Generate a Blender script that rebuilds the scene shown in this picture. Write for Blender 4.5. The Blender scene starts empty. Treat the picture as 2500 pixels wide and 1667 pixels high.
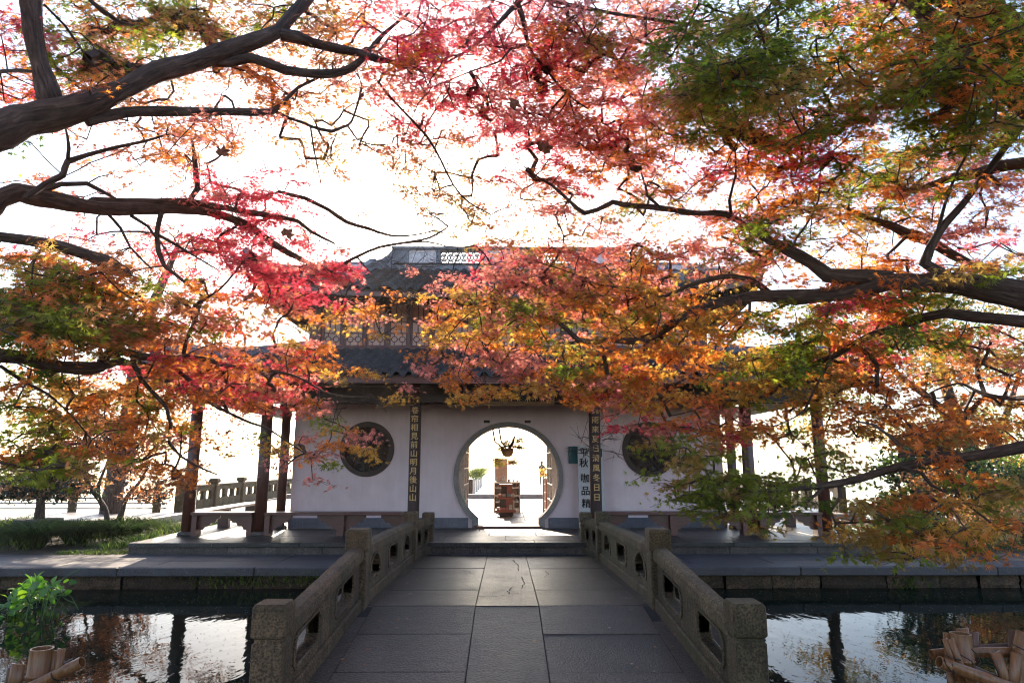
import bpy, bmesh, math, random
import numpy as np
from mathutils import Vector, Matrix

random.seed(7)
rng = np.random.default_rng(11)
SC = bpy.context.scene
ORD = ('first', 'second', 'third', 'fourth', 'fifth', 'sixth', 'seventh')
COL = SC.collection
R = math.radians

# ------------------------------------------------------------------ camera, sky, sun, exposure
F = 1600.0                      # focal length in pixels of a 2500 px wide frame
TH = R(10.52)                   # camera tilted up
PS = math.atan(15 / 1600)       # and turned a touch to the right
CZ = 1.42                       # eye height above the platform floor
SUN_EL, SUN_AZ = R(24.0), R(-9.0)
cam = bpy.data.cameras.new('camera')
cam.lens = 36 * F / 2500
cam.sensor_width = 36
cam.clip_start = 0.05
cam.clip_end = 8000
co = bpy.data.objects.new('camera', cam)
co.location = (0, 0, CZ)
co.rotation_euler = (R(90) + TH, 0, -PS)
COL.objects.link(co)
SC.camera = co
HAZE = 0.0004

wd = bpy.data.worlds.new('World')
SC.world = wd
wd.use_nodes = True
nt = wd.node_tree
nt.nodes.clear()
sky = nt.nodes.new('ShaderNodeTexSky')
sky.sky_type = 'NISHITA'
sky.sun_disc = False
sky.sun_elevation = SUN_EL
sky.sun_rotation = SUN_AZ
sky.air_density = 0.9
sky.dust_density = 0.9
sky.ozone_density = 0.8
bg = nt.nodes.new('ShaderNodeBackground')
bg.inputs['Strength'].default_value = 0.15
wo = nt.nodes.new('ShaderNodeOutputWorld')
nt.links.new(sky.outputs[0], bg.inputs[0])
nt.links.new(bg.outputs[0], wo.inputs[0])

sd = bpy.data.lights.new('sun', 'SUN')
sd.energy = 5.0
sd.angle = R(0.6)
sd.color = (1.0, 0.83, 0.64)
so = bpy.data.objects.new('sun', sd)
sdir = Vector((math.sin(SUN_AZ) * math.cos(SUN_EL), math.cos(SUN_AZ) * math.cos(SUN_EL), math.sin(SUN_EL)))
so.rotation_euler = sdir.to_track_quat('Z', 'Y').to_euler()
so.location = (0, 60, 20)
COL.objects.link(so)

SC.view_settings.view_transform = 'Standard'
SC.view_settings.look = 'None'
SC.view_settings.exposure = 1.55
SC.view_settings.gamma = 1.0
SC.view_settings.use_curve_mapping = False
SC.render.engine = 'CYCLES'
SC.cycles.use_denoising = True
SC.cycles.pixel_filter_type = 'BLACKMAN_HARRIS'
SC.cycles.filter_width = 1.1
SC.cycles.max_bounces = 10
SC.cycles.diffuse_bounces = 5
SC.cycles.glossy_bounces = 4
SC.cycles.transmission_bounces = 6
SC.cycles.transparent_max_bounces = 8
SC.cycles.caustics_reflective = False
SC.cycles.caustics_refractive = False
SC.cycles.sample_clamp_indirect = 6.0

# ------------------------------------------------------------------ helpers
_f = Vector((math.sin(PS) * math.cos(TH), math.cos(PS) * math.cos(TH), math.sin(TH)))
_r = Vector((math.cos(PS), -math.sin(PS), 0))
_u = _r.cross(_f)


def at(dx, dy, Y):
    """the point at distance Y that a sight line through (dx, dy) of a 2352 px wide survey print meets"""
    k = 2500 / 2352
    d = _f + _r * ((dx * k - 1250) / F) + _u * ((833.5 - dy * k) / F)
    return Vector((0, 0, CZ)) + d * (Y / d.y)


def onz(dx, dy, z):
    p = at(dx, dy, 1.0)
    t = (z - CZ) / (p.z - CZ)
    return Vector((p.x * t, t, z))


def project(P):
    """(N,3) world -> (N,2) in 2352 px units and depth"""
    d = P - np.array([0, 0, CZ])
    f, r, u = np.array(_f), np.array(_r), np.array(_u)
    zc = d @ f
    k = 2352 / 2500
    return np.stack([(d @ r / zc * F + 1250) * k, (833.5 - d @ u / zc * F) * k], 1), zc


def tag(o, label=None, cat=None, group=None, kind=None):
    if label: o['label'] = label
    if cat: o['category'] = cat
    if group: o['group'] = group
    if kind: o['kind'] = kind
    return o


def thing(name, loc, label, cat, group=None):
    o = bpy.data.objects.new(name, None)
    o.empty_display_size = 0.1
    o.location = loc
    COL.objects.link(o)
    return tag(o, label, cat, group)


def link(name, me, m=None, parent=None, smooth=False):
    o = bpy.data.objects.new(name, me)
    if m and len(me.materials) == 0: me.materials.append(m)
    if parent:
        o.parent = parent
        if parent.type == 'EMPTY':
            o.matrix_parent_inverse = Matrix.Translation(-parent.location)
    COL.objects.link(o)
    if smooth:
        me.polygons.foreach_set('use_smooth', [True] * len(me.polygons))
    return o


def dup(root, loc, label=None, group=None):
    r = root.copy(); COL.objects.link(r); r.location = loc
    if label: r['label'] = label
    if group: r['group'] = group
    for ch in list(root.children):
        c = ch.copy(); COL.objects.link(c); c.parent = r
        c.matrix_parent_inverse = ch.matrix_parent_inverse.copy()
        for g in ch.children:
            d = g.copy(); COL.objects.link(d); d.parent = c
            d.matrix_parent_inverse = g.matrix_parent_inverse.copy()
    return r


class MB:
    def __init__(s): s.v = []; s.f = []

    def add(s, vs, fs):
        n = len(s.v); s.v += [tuple(v) for v in vs]; s.f += [tuple(i + n for i in f) for f in fs]; return s

    def box(s, x0, y0, z0, x1, y1, z1, c=0.0):
        if c <= 0:
            vs = [(x, y, z) for z in (z0, z1) for y in (y0, y1) for x in (x0, x1)]
            return s.add(vs, [(0, 2, 3, 1), (4, 5, 7, 6), (0, 1, 5, 4), (2, 6, 7, 3), (0, 4, 6, 2), (1, 3, 7, 5)])
        bm = bmesh.new()
        bmesh.ops.create_cube(bm, size=1)
        for v in bm.verts:
            v.co = ((x0 + x1) / 2 + v.co.x * (x1 - x0), (y0 + y1) / 2 + v.co.y * (y1 - y0), (z0 + z1) / 2 + v.co.z * (z1 - z0))
        bmesh.ops.bevel(bm, geom=bm.edges[:], offset=c, segments=1, affect='EDGES')
        bm.verts.index_update()
        s.add([v.co[:] for v in bm.verts], [[v.index for v in f.verts] for f in bm.faces]); bm.free()
        return s

    def bar(s, a, b, w, h, up=(0, 0, 1)):
        a, b = Vector(a), Vector(b); d = (b - a).normalized()
        r = d.cross(Vector(up))
        if r.length < 1e-4: r = d.cross(Vector((0, 1, 0)))
        r.normalize(); u = r.cross(d)
        vs = [p + r * (i * w / 2) + u * (j * h / 2) for p in (a, b) for i, j in ((-1, -1), (1, -1), (1, 1), (-1, 1))]
        return s.add(vs, [(0, 1, 2, 3), (7, 6, 5, 4), (0, 4, 5, 1), (1, 5, 6, 2), (2, 6, 7, 3), (3, 7, 4, 0)])

    def tube(s, pts, rad, n=8, cap=True, wob=0.0):
        pts = [Vector(p) for p in pts]
        if not hasattr(rad, '__len__'): rad = [rad] * len(pts)
        base = len(s.v); ref = None
        for i, p in enumerate(pts):
            d = (pts[min(i + 1, len(pts) - 1)] - pts[max(i - 1, 0)]).normalized()
            if ref is None:
                ref = d.cross(Vector((0, 0, 1)))
                if ref.length < 0.1: ref = d.cross(Vector((0, 1, 0)))
            ref = (ref - d * ref.dot(d)).normalized(); q = d.cross(ref)
            for k in range(n):
                a = 2 * math.pi * k / n
                rr = rad[i] * (1 + (random.uniform(-wob, wob) if wob else 0))
                s.v.append(tuple(p + ref * (math.cos(a) * rr) + q * (math.sin(a) * rr)))
        for i in range(len(pts) - 1):
            for k in range(n):
                k2 = (k + 1) % n; o = base + i * n
                s.f.append((o + k, o + k2, o + n + k2, o + n + k))
        if cap:
            s.f.append(tuple(base + k for k in range(n))[::-1])
            o = base + (len(pts) - 1) * n
            s.f.append(tuple(o + k for k in range(n)))
        return s

    def loft(s, rings, closed=False):
        base = len(s.v); n = len(rings[0])
        for r in rings: s.v += [tuple(p) for p in r]
        for i in range(len(rings) - 1):
            for k in range(n if closed else n - 1):
                k2 = (k + 1) % n; o = base + i * n
                s.f.append((o + k, o + k2, o + n + k2, o + n + k))
        return s

    def lathe(s, cx, cy, prof, n=16):
        rings = [[(cx + r * math.cos(2 * math.pi * k / n), cy + r * math.sin(2 * math.pi * k / n), z) for k in range(n)] for r, z in prof]
        b = len(s.v); s.loft(rings, True)
        s.f.append(tuple(b + k for k in range(n))[::-1]); o = b + (len(prof) - 1) * n
        s.f.append(tuple(o + k for k in range(n)))
        return s

    def sqlathe(s, cx, cy, prof, c=0.012):
        rings = []
        for hw, z in prof:
            q = min(c, hw * .4)
            rings.append([(cx + a, cy + b, z) for a, b in ((-hw + q, -hw), (hw - q, -hw), (hw, -hw + q), (hw, hw - q), (hw - q, hw), (-hw + q, hw), (-hw, hw - q), (-hw, -hw + q))])
        b = len(s.v); s.loft(rings, True)
        s.f.append(tuple(b + k for k in range(8))[::-1]); o = b + (len(prof) - 1) * 8
        s.f.append(tuple(o + k for k in range(8)))
        return s

    def me(s, name='mesh'):
        m = bpy.data.meshes.new(name); m.from_pydata(s.v, [], s.f); m.update(); return m

    def build(s, name, m=None, parent=None, smooth=False):
        return link(name, s.me(name), m, parent, smooth)


def struct(o): o['kind'] = 'structure'; return o


def fillmesh(loops, depth, fn, bevel=0.0, name='panel'):
    """closed outlines (first outer, others holes) filled, extruded, mapped by fn(x,y,z)"""
    cu = bpy.data.curves.new('outline', 'CURVE'); cu.dimensions = '2D'; cu.fill_mode = 'BOTH'
    cu.extrude = depth / 2 - bevel; cu.bevel_depth = bevel; cu.offset = -bevel
    for lp in loops:
        sp = cu.splines.new('POLY'); sp.points.add(len(lp) - 1); sp.use_cyclic_u = True
        for p, q in zip(sp.points, lp): p.co = (q[0], q[1], 0, 1)
    ob = bpy.data.objects.new('outline', cu)
    m = bpy.data.meshes.new_from_object(ob)
    bpy.data.objects.remove(ob); bpy.data.curves.remove(cu)
    m.name = name
    for v in m.vertices: v.co = fn(*v.co)
    m.materials.clear(); m.update()
    return m


def circ(cx, cy, r, n=64, a0=0, a1=2 * math.pi, closed=True):
    k = n if closed else n + 1
    return [(cx + r * math.cos(a0 + (a1 - a0) * i / n), cy + r * math.sin(a0 + (a1 - a0) * i / n)) for i in range(k)]


def rect(x0, y0, x1, y1): return [(x0, y0), (x1, y0), (x1, y1), (x0, y1)]


def facing(Y): return lambda x, y, z: (x, Y - z, y)     # a wall facing the pond


_txt = {}
def glyphs(body, x, y, z, size, depth, m, parent, name='character', fn=None, bold=0.0):
    cu = bpy.data.curves.new('lettering', 'FONT'); cu.body = body; cu.size = size; cu.extrude = depth; cu.offset = bold
    cu.align_x = 'CENTER'; cu.align_y = 'CENTER'; cu.resolution_u = 3
    o = bpy.data.objects.new('lettering', cu); me = bpy.data.meshes.new_from_object(o); bpy.data.objects.remove(o); bpy.data.curves.remove(cu)
    me.name = name; me.materials.clear(); me.materials.append(m)
    o = bpy.data.objects.new(name, me)
    o.location = (x, y, z); o.rotation_euler = (R(90), 0, 0)
    if parent:
        o.parent = parent; o.matrix_parent_inverse = Matrix.Translation(-parent.location)
    COL.objects.link(o); return o


# ------------------------------------------------------------------ materials
def newmat(name):
    m = bpy.data.materials.new(name); m.use_nodes = True
    n = m.node_tree.nodes; n.clear()
    out = n.new('ShaderNodeOutputMaterial'); b = n.new('ShaderNodeBsdfPrincipled')
    m.node_tree.links.new(b.outputs[0], out.inputs[0])
    return m, n, m.node_tree.links, b, out


def ramp(n, stops):
    r = n.new('ShaderNodeValToRGB'); e = r.color_ramp.elements
    e[0].position = stops[0][0]; e[0].color = (*stops[0][1], 1)
    e[1].position = stops[-1][0]; e[1].color = (*stops[-1][1], 1)
    for p, c in stops[1:-1]:
        q = e.new(p); q.color = (*c, 1)
    return r


def stone(name, c1, c2, scale=3.0, speck=70.0, bump=0.4, rough=0.8, stain=None, streak=0.0, spec=0.4, vary=0.25, grain=0.55):
    m, n, l, b, out = newmat(name)
    tc = n.new('ShaderNodeTexCoord')
    big = n.new('ShaderNodeTexNoise'); big.inputs['Scale'].default_value = scale; big.inputs['Detail'].default_value = 8; big.inputs['Roughness'].default_value = .65
    fine = n.new('ShaderNodeTexNoise'); fine.inputs['Scale'].default_value = speck; fine.inputs['Detail'].default_value = 4
    for q in (big, fine): l.new(tc.outputs['Object'], q.inputs['Vector'])
    rp = ramp(n, [(.32, c1), (.68, c2)]); l.new(big.outputs['Fac'], rp.inputs[0])
    rf = ramp(n, [(.38, (1 - grain,) * 3), (.5, (1, 1, 1)), (.63, (1 + grain,) * 3)]); l.new(fine.outputs['Fac'], rf.inputs[0])
    mx = n.new('ShaderNodeMix'); mx.data_type = 'RGBA'; mx.blend_type = 'MULTIPLY'; mx.inputs[0].default_value = 1
    l.new(rp.outputs[0], mx.inputs[6]); l.new(rf.outputs[0], mx.inputs[7])
    last = mx.outputs[2]
    if stain:
        st = n.new('ShaderNodeTexNoise'); st.inputs['Scale'].default_value = scale * .6; st.inputs['Detail'].default_value = 10; st.inputs['Roughness'].default_value = .75
        mp = n.new('ShaderNodeMapping'); mp.inputs['Location'].default_value = (3.7, 9.1, 1.3)
        l.new(tc.outputs['Object'], mp.inputs[0]); l.new(mp.outputs[0], st.inputs['Vector'])
        rs = ramp(n, [(.48, (0, 0, 0)), (.66, (1, 1, 1))]); l.new(st.outputs['Fac'], rs.inputs[0])
        ms = n.new('ShaderNodeMix'); ms.data_type = 'RGBA'
        ml = n.new('ShaderNodeMath'); ml.operation = 'MULTIPLY'; ml.inputs[1].default_value = .75; l.new(rs.outputs[0], ml.inputs[0])
        l.new(ml.outputs[0], ms.inputs[0]); l.new(last, ms.inputs[6]); ms.inputs[7].default_value = (*stain, 1)
        last = ms.outputs[2]
    if streak:      # rain runs and grime drawn down the face
        mp2 = n.new('ShaderNodeMapping'); mp2.inputs['Scale'].default_value = (5, 5, .55)
        sn = n.new('ShaderNodeTexNoise'); sn.inputs['Scale'].default_value = 1.6; sn.inputs['Detail'].default_value = 7; sn.inputs['Roughness'].default_value = .7
        l.new(tc.outputs['Object'], mp2.inputs[0]); l.new(mp2.outputs[0], sn.inputs['Vector'])
        rk = ramp(n, [(.42, (1, 1, 1)), (.68, (1 - streak,) * 3)]); l.new(sn.outputs['Fac'], rk.inputs[0])
        mk = n.new('ShaderNodeMix'); mk.data_type = 'RGBA'; mk.blend_type = 'MULTIPLY'; mk.inputs[0].default_value = 1
        l.new(last, mk.inputs[6]); l.new(rk.outputs[0], mk.inputs[7]); last = mk.outputs[2]
    oi = n.new('ShaderNodeObjectInfo')
    mr = n.new('ShaderNodeMapRange'); mr.inputs['To Min'].default_value = 1 - vary; mr.inputs['To Max'].default_value = 1 + vary
    l.new(oi.outputs['Random'], mr.inputs[0])
    mv = n.new('ShaderNodeVectorMath'); mv.operation = 'SCALE'; l.new(last, mv.inputs[0]); l.new(mr.outputs[0], mv.inputs['Scale'])
    l.new(mv.outputs[0], b.inputs['Base Color'])
    rr = n.new('ShaderNodeMapRange'); rr.inputs['To Min'].default_value = rough - .14; rr.inputs['To Max'].default_value = min(1, rough + .14)
    l.new(big.outputs['Fac'], rr.inputs[0]); l.new(rr.outputs[0], b.inputs['Roughness'])
    b.inputs['Specular IOR Level'].default_value = spec
    ad = n.new('ShaderNodeMath'); ad.operation = 'MULTIPLY_ADD'; l.new(big.outputs['Fac'], ad.inputs[0]); ad.inputs[1].default_value = 1.5; l.new(fine.outputs['Fac'], ad.inputs[2])
    bp = n.new('ShaderNodeBump'); bp.inputs['Strength'].default_value = bump; bp.inputs['Distance'].default_value = .012
    l.new(ad.outputs[0], bp.inputs['Height']); l.new(bp.outputs[0], b.inputs['Normal'])
    return m


def plain(name, c, rough=.6, spec=.4, emit=None, vary=0.12, scale=14, bump=.15, metal=0.0):
    m, n, l, b, out = newmat(name)
    tc = n.new('ShaderNodeTexCoord'); no = n.new('ShaderNodeTexNoise'); no.inputs['Scale'].default_value = scale; no.inputs['Detail'].default_value = 6
    l.new(tc.outputs['Object'], no.inputs['Vector'])
    rp = ramp(n, [(.3, tuple(x * (1 - vary * 1.6) for x in c)), (.7, tuple(x * (1 + vary) for x in c))]); l.new(no.outputs['Fac'], rp.inputs[0])
    l.new(rp.outputs[0], b.inputs['Base Color'])
    b.inputs['Roughness'].default_value = rough; b.inputs['Specular IOR Level'].default_value = spec; b.inputs['Metallic'].default_value = metal
    bp = n.new('ShaderNodeBump'); bp.inputs['Strength'].default_value = bump; bp.inputs['Distance'].default_value = .01
    l.new(no.outputs['Fac'], bp.inputs['Height']); l.new(bp.outputs[0], b.inputs['Normal'])
    return m


def wood(name, c1, c2, rough=.45, axis=(1, 1, 12), bump=.25):
    m, n, l, b, out = newmat(name)
    tc = n.new('ShaderNodeTexCoord'); mp = n.new('ShaderNodeMapping'); mp.inputs['Scale'].default_value = axis
    no = n.new('ShaderNodeTexNoise'); no.inputs['Scale'].default_value = 6; no.inputs['Detail'].default_value = 8; no.inputs['Roughness'].default_value = .7
    l.new(tc.outputs['Object'], mp.inputs[0]); l.new(mp.outputs[0], no.inputs['Vector'])
    rp = ramp(n, [(.3, c1), (.7, c2)]); l.new(no.outputs['Fac'], rp.inputs[0]); l.new(rp.outputs[0], b.inputs['Base Color'])
    b.inputs['Roughness'].default_value = rough
    bp = n.new('ShaderNodeBump'); bp.inputs['Strength'].default_value = bump; bp.inputs['Distance'].default_value = .006
    l.new(no.outputs['Fac'], bp.inputs['Height']); l.new(bp.outputs[0], b.inputs['Normal'])
    return m


def leafmat(name, trans=.55, gloss=.12, gain=1.0, attr='col'):
    m, n, l, b, out = newmat(name); n.remove(b)
    at_ = n.new('ShaderNodeAttribute'); at_.attribute_name = attr
    d = n.new('ShaderNodeBsdfDiffuse'); t = n.new('ShaderNodeBsdfTranslucent'); g = n.new('ShaderNodeBsdfGlossy'); g.inputs['Roughness'].default_value = .45
    g.inputs['Color'].default_value = (.6, .6, .6, 1)
    sc = n.new('ShaderNodeVectorMath'); sc.operation = 'SCALE'; sc.inputs['Scale'].default_value = gain
    l.new(at_.outputs['Color'], sc.inputs[0])
    hs = n.new('ShaderNodeHueSaturation'); hs.inputs['Saturation'].default_value = .92; hs.inputs['Value'].default_value = .8; l.new(at_.outputs['Color'], hs.inputs['Color'])
    l.new(hs.outputs[0], d.inputs[0]); l.new(sc.outputs[0], t.inputs[0])
    m1 = n.new('ShaderNodeMixShader'); m1.inputs[0].default_value = trans; l.new(d.outputs[0], m1.inputs[1]); l.new(t.outputs[0], m1.inputs[2])
    m2 = n.new('ShaderNodeMixShader'); m2.inputs[0].default_value = gloss * .6; l.new(m1.outputs[0], m2.inputs[1]); l.new(g.outputs[0], m2.inputs[2])
    l.new(m2.outputs[0], out.inputs[0])
    return m


def watermat(name, col, scale, bump, rough, spec=.06):
    m, n, l, b, out = newmat(name)
    b.inputs['Base Color'].default_value = (*col, 1); b.inputs['Roughness'].default_value = rough
    b.inputs['IOR'].default_value = 1.33; b.inputs['Specular IOR Level'].default_value = spec
    tc = n.new('ShaderNodeTexCoord'); mp = n.new('ShaderNodeMapping'); mp.inputs['Scale'].default_value = scale
    no = n.new('ShaderNodeTexNoise'); no.inputs['Scale'].default_value = 1; no.inputs['Detail'].default_value = 3; no.inputs['Distortion'].default_value = .6
    l.new(tc.outputs['Object'], mp.inputs[0]); l.new(mp.outputs[0], no.inputs['Vector'])
    bp = n.new('ShaderNodeBump'); bp.inputs['Strength'].default_value = bump; bp.inputs['Distance'].default_value = .02
    l.new(no.outputs['Fac'], bp.inputs['Height']); l.new(bp.outputs[0], b.inputs['Normal'])
    return m


M = dict(
    slab=stone('bluestone_paving', (.015, .0122, .011), (.062, .052, .047), 2.6, 60, 1.0, .37, stain=(.017, .015, .015), spec=.42, vary=.25, grain=.75),
    joint=plain('dark_joint', (.02, .02, .022), .9),
    granite=stone('carved_granite', (.055, .034, .018), (.15, .096, .054), 2.4, 60, .5, .85, stain=(.04, .034, .018), streak=.5, vary=.16),
    granite_g=stone('mossy_granite', (.052, .037, .019), (.135, .098, .055), 2.4, 60, .5, .85, stain=(.042, .046, .016), streak=.5, vary=.16),
    pale=stone('pale_terrace_stone', (.30, .27, .24), (.46, .42, .38), 1.2, 60, .35, .45, vary=.1),
    path=stone('terrace_stone', (.036, .031, .035), (.076, .067, .072), 2.0, 90, .5, .62, stain=(.07, .07, .075), vary=.15),
    riser=stone('weathered_riser_stone', (.062, .050, .045), (.12, .10, .088), 2.5, 60, .5, .85, stain=(.035, .04, .022), streak=.4, vary=.2),
    bank=stone('rough_bank_stone', (.035, .021, .014), (.105, .064, .040), 4, 40, .9, .9, stain=(.022, .025, .011), vary=.4),
    soil=stone('leaf_litter_soil', (.05, .035, .022), (.11, .08, .05), 3, 30, .8, .95),
    plaster=stone('lime_plaster', (.70, .535, .54), (.80, .635, .645), .8, 130, .22, .9, stain=(.62, .475, .46), streak=.07, vary=0, grain=.12, spec=.2),
    plinth=stone('grey_plinth_render', (.11, .11, .13), (.17, .165, .185), 2, 80, .3, .85, vary=.02, grain=.25),
    ring=stone('grey_gate_stone', (.20, .175, .155), (.30, .26, .235), 3, 90, .35, .7, vary=.02, grain=.3),
    red=wood('dark_red_lacquer', (.045, .013, .009), (.105, .032, .020), .38, (6, 6, 1)),
    redh=wood('dark_red_lacquer_boards', (.055, .016, .014), (.12, .034, .028), .35, (1, 6, 6)),
    dark=wood('dark_old_timber', (.018, .013, .012), (.04, .028, .024), .6, (1, 6, 6)),  # dark brown timber for beams, ceiling and rafters
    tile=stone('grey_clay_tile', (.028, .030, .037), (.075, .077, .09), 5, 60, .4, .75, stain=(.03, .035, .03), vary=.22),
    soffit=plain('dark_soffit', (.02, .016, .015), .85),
    ridgewhite=plain('ridge_limewash', (.60, .53, .55), .85, vary=.18),
    ridgegrey=stone('ridge_grey_plaster', (.085, .095, .12), (.19, .20, .235), 3, 50, .4, .8, vary=.05),
    gold=plain('gilt_lettering', (.58, .36, .13), .5, .5, vary=.08, bump=.02),
    goldframe=plain('gilt_carved_frame', (.22, .12, .045), .45, .5, vary=.3, scale=40, bump=.5),
    board=wood('couplet_board_lacquer', (.018, .006, .006), (.04, .012, .011), .6, (8, 8, 1), .1),
    black=plain('black_lacquer', (.012, .011, .012), .35),
    ink=plain('black_ink', (.012, .012, .012), .8),
    signwhite=plain('painted_sign_board', (.50, .47, .47), .7, vary=.05),
    signgreen=plain('teal_notice', (.012, .10, .125), .55, vary=.05),
    signgreen2=plain('pale_green_print', (.03, .22, .19), .6),
    carving=plain('dark_carving', (.05, .028, .019), .6),
    winframe=wood('window_wood', (.09, .03, .026), (.17, .06, .05), .5, (6, 6, 1)),
    water=watermat('pond_water', (.006, .010, .007), (5.0, 2.4, 1), .13, .012),
    lake=watermat('lake_water', (.03, .04, .045), (.8, 2.2, 1), .5, .12),
    bark=None, bamboo=wood('split_bamboo', (.06, .023, .009), (.26, .12, .046), .42, (14, 14, 1), .3),
    bamboodark=wood('old_bamboo', (.06, .033, .024), (.13, .07, .045), .6, (10, 10, 1), .3),
    wire=plain('wire', (.03, .03, .03), .4, metal=.6),
    steel=plain('railing_pipe', (.25, .25, .26), .35, metal=.5),
    shelfred=plain('reddish_display_wood', (.36, .10, .055), .4),
    shelfdark=plain('dark_display_wood', (.06, .028, .022), .5),
    shelfwhite=plain('white_shelving', (.62, .56, .5), .5),
    wicker=wood('wicker', (.22, .11, .05), (.38, .22, .11), .7, (20, 20, 20), .6),
    rope=plain('rope', (.20, .14, .08), .9),
    cardboard=plain('poster_board', (.50, .34, .27), .7),
    cloth=plain('dark_jacket', (.025, .027, .033), .8), trouser=plain('grey_trousers', (.08, .08, .09), .8),
    skin=plain('skin', (.42, .25, .18), .5), hair=plain('black_hair', (.012, .010, .010), .5),
    hose=plain('green_hose', (.01, .14, .10), .4), pot=stone('mossy_pot_stone', (.05, .048, .045), (.11, .10, .09), 4, 40, .6, .9),
)


def barkmat():
    m, n, l, b, out = newmat('furrowed_bark')
    tc = n.new('ShaderNodeTexCoord')
    mp = n.new('ShaderNodeMapping'); mp.inputs['Scale'].default_value = (1, 1, 1)
    no = n.new('ShaderNodeTexNoise'); no.inputs['Scale'].default_value = 9; no.inputs['Detail'].default_value = 9; no.inputs['Roughness'].default_value = .7
    ua = n.new('ShaderNodeAttribute'); ua.attribute_name = 'along'
    m2 = n.new('ShaderNodeMapping'); m2.inputs['Scale'].default_value = (3.2, 26, 26)
    fur = n.new('ShaderNodeTexNoise'); fur.inputs['Scale'].default_value = 1.6; fur.inputs['Detail'].default_value = 6; fur.inputs['Distortion'].default_value = .8
    l.new(tc.outputs['Object'], no.inputs['Vector']); l.new(ua.outputs['Vector'], m2.inputs[0]); l.new(m2.outputs[0], fur.inputs['Vector'])
    rp = ramp(n, [(.3, (.03, .02, .017)), (.52, (.085, .057, .046)), (.75, (.17, .125, .105))]); l.new(fur.outputs['Fac'], rp.inputs[0])
    r2 = ramp(n, [(.35, (.7, .7, .7)), (.7, (1.25, 1.2, 1.15))]); l.new(no.outputs['Fac'], r2.inputs[0])
    mx = n.new('ShaderNodeMix'); mx.data_type = 'RGBA'; mx.blend_type = 'MULTIPLY'; mx.inputs[0].default_value = 1
    l.new(rp.outputs[0], mx.inputs[6]); l.new(r2.outputs[0], mx.inputs[7]); l.new(mx.outputs[2], b.inputs['Base Color'])
    b.inputs['Roughness'].default_value = .85
    ad = n.new('ShaderNodeMath'); ad.operation = 'ADD'; l.new(fur.outputs['Fac'], ad.inputs[0]); l.new(no.outputs['Fac'], ad.inputs[1])
    bp = n.new('ShaderNodeBump'); bp.inputs['Strength'].default_value = 1; bp.inputs['Distance'].default_value = .035
    l.new(ad.outputs[0], bp.inputs['Height']); l.new(bp.outputs[0], b.inputs['Normal'])
    return m


M['bark'] = barkmat()
M['leaf'] = leafmat('maple_leaf', .78, .05, 1.0)
M['bgleaf'] = leafmat('broad_leaf', .5, .12, 1.0)
M['blade'] = leafmat('grass_blade', .45, .03, 1.0)

# ------------------------------------------------------------------ ground, water
def sheet(name, x0, y0, x1, y1, z, m):
    return MB().add([(x0, y0, z), (x1, y0, z), (x1, y1, z), (x0, y1, z)], [(0, 1, 2, 3)]).build(name, m)


struct(sheet('lake', -4000, -600, 4000, 6000, -1.15, M['lake']))
struct(sheet('pond', -45, 4.9, 45, 11.2, -.55, M['water']))
g = MB()
g.box(-45, -40, -1.6, 45, 5.0, -.45)                      # bank where the photographer stands
struct(g.build('near_bank', M['soil']))
g = MB(); g.box(-45, 11.3, -1.6, 45, 20.0, -.21)
struct(g.build('garden_ground', M['soil']))
g = MB(); g.box(-10.2, 20.0, -1.7, 10.7, 62, -.06)
struct(g.build('lakeside_terrace', M['pale']))

# terrace path along the pond, slab by slab
path = MB().box(-45, 11.22, -.5, 45, 12.6, -.225).build('path', M['joint']); struct(path)
x = -15.0
while x < 15:
    w = random.uniform(1.3, 2.3)
    for (ya, yb) in ((10.96, 11.62), (11.63, 12.42)):
        o = MB().box(x + .006, ya, -.3, x + w - .006, yb - .006, -.2 + random.uniform(-.004, .004), .008).build('paving_slab', M['path'], path)
    x += w
# pond wall: coping stones and two courses of rough blocks
wall = thing('pond_wall', (0, 11.0, -.55), 'rough brown stone pond wall with projecting grey coping below the pavilion terrace', 'wall')
MB().box(-45, 11.25, -1.4, 45, 11.36, -.24).build('backing', M['joint'], wall)
x = -12.5
while x < 12.5:
    w = random.uniform(1.5, 2.6)
    MB().box(x + .005, 10.88 + random.uniform(-.015, .015), -.335, x + w - .005, 11.24, -.205 + random.uniform(-.003, .006), .012).build('coping_stone', M['path'], wall)
    x += w


def rough_block(x0, x1, z0, z1, y):
    nx, nz = 5, 3
    rings = []
    for j in range(nz + 1):
        rings.append([(x0 + (x1 - x0) * i / nx, y + (0 if 0 < i < nx and 0 < j < nz else .03) + random.uniform(-.02, .02), z0 + (z1 - z0) * j / nz) for i in range(nx + 1)])
    b = MB().loft(rings)
    return b


for zz0, zz1 in ((-.575, -.345), (-.85, -.58)):
    x = -12.5
    while x < 12.5:
        w = random.uniform(.6, 1.25)
        rough_block(x + .012, x + w - .012, zz0 + .01, zz1 - .005, 11.02 + random.uniform(-.03, .03)).build('stone', M['bank'], wall)
        x += w

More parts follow.
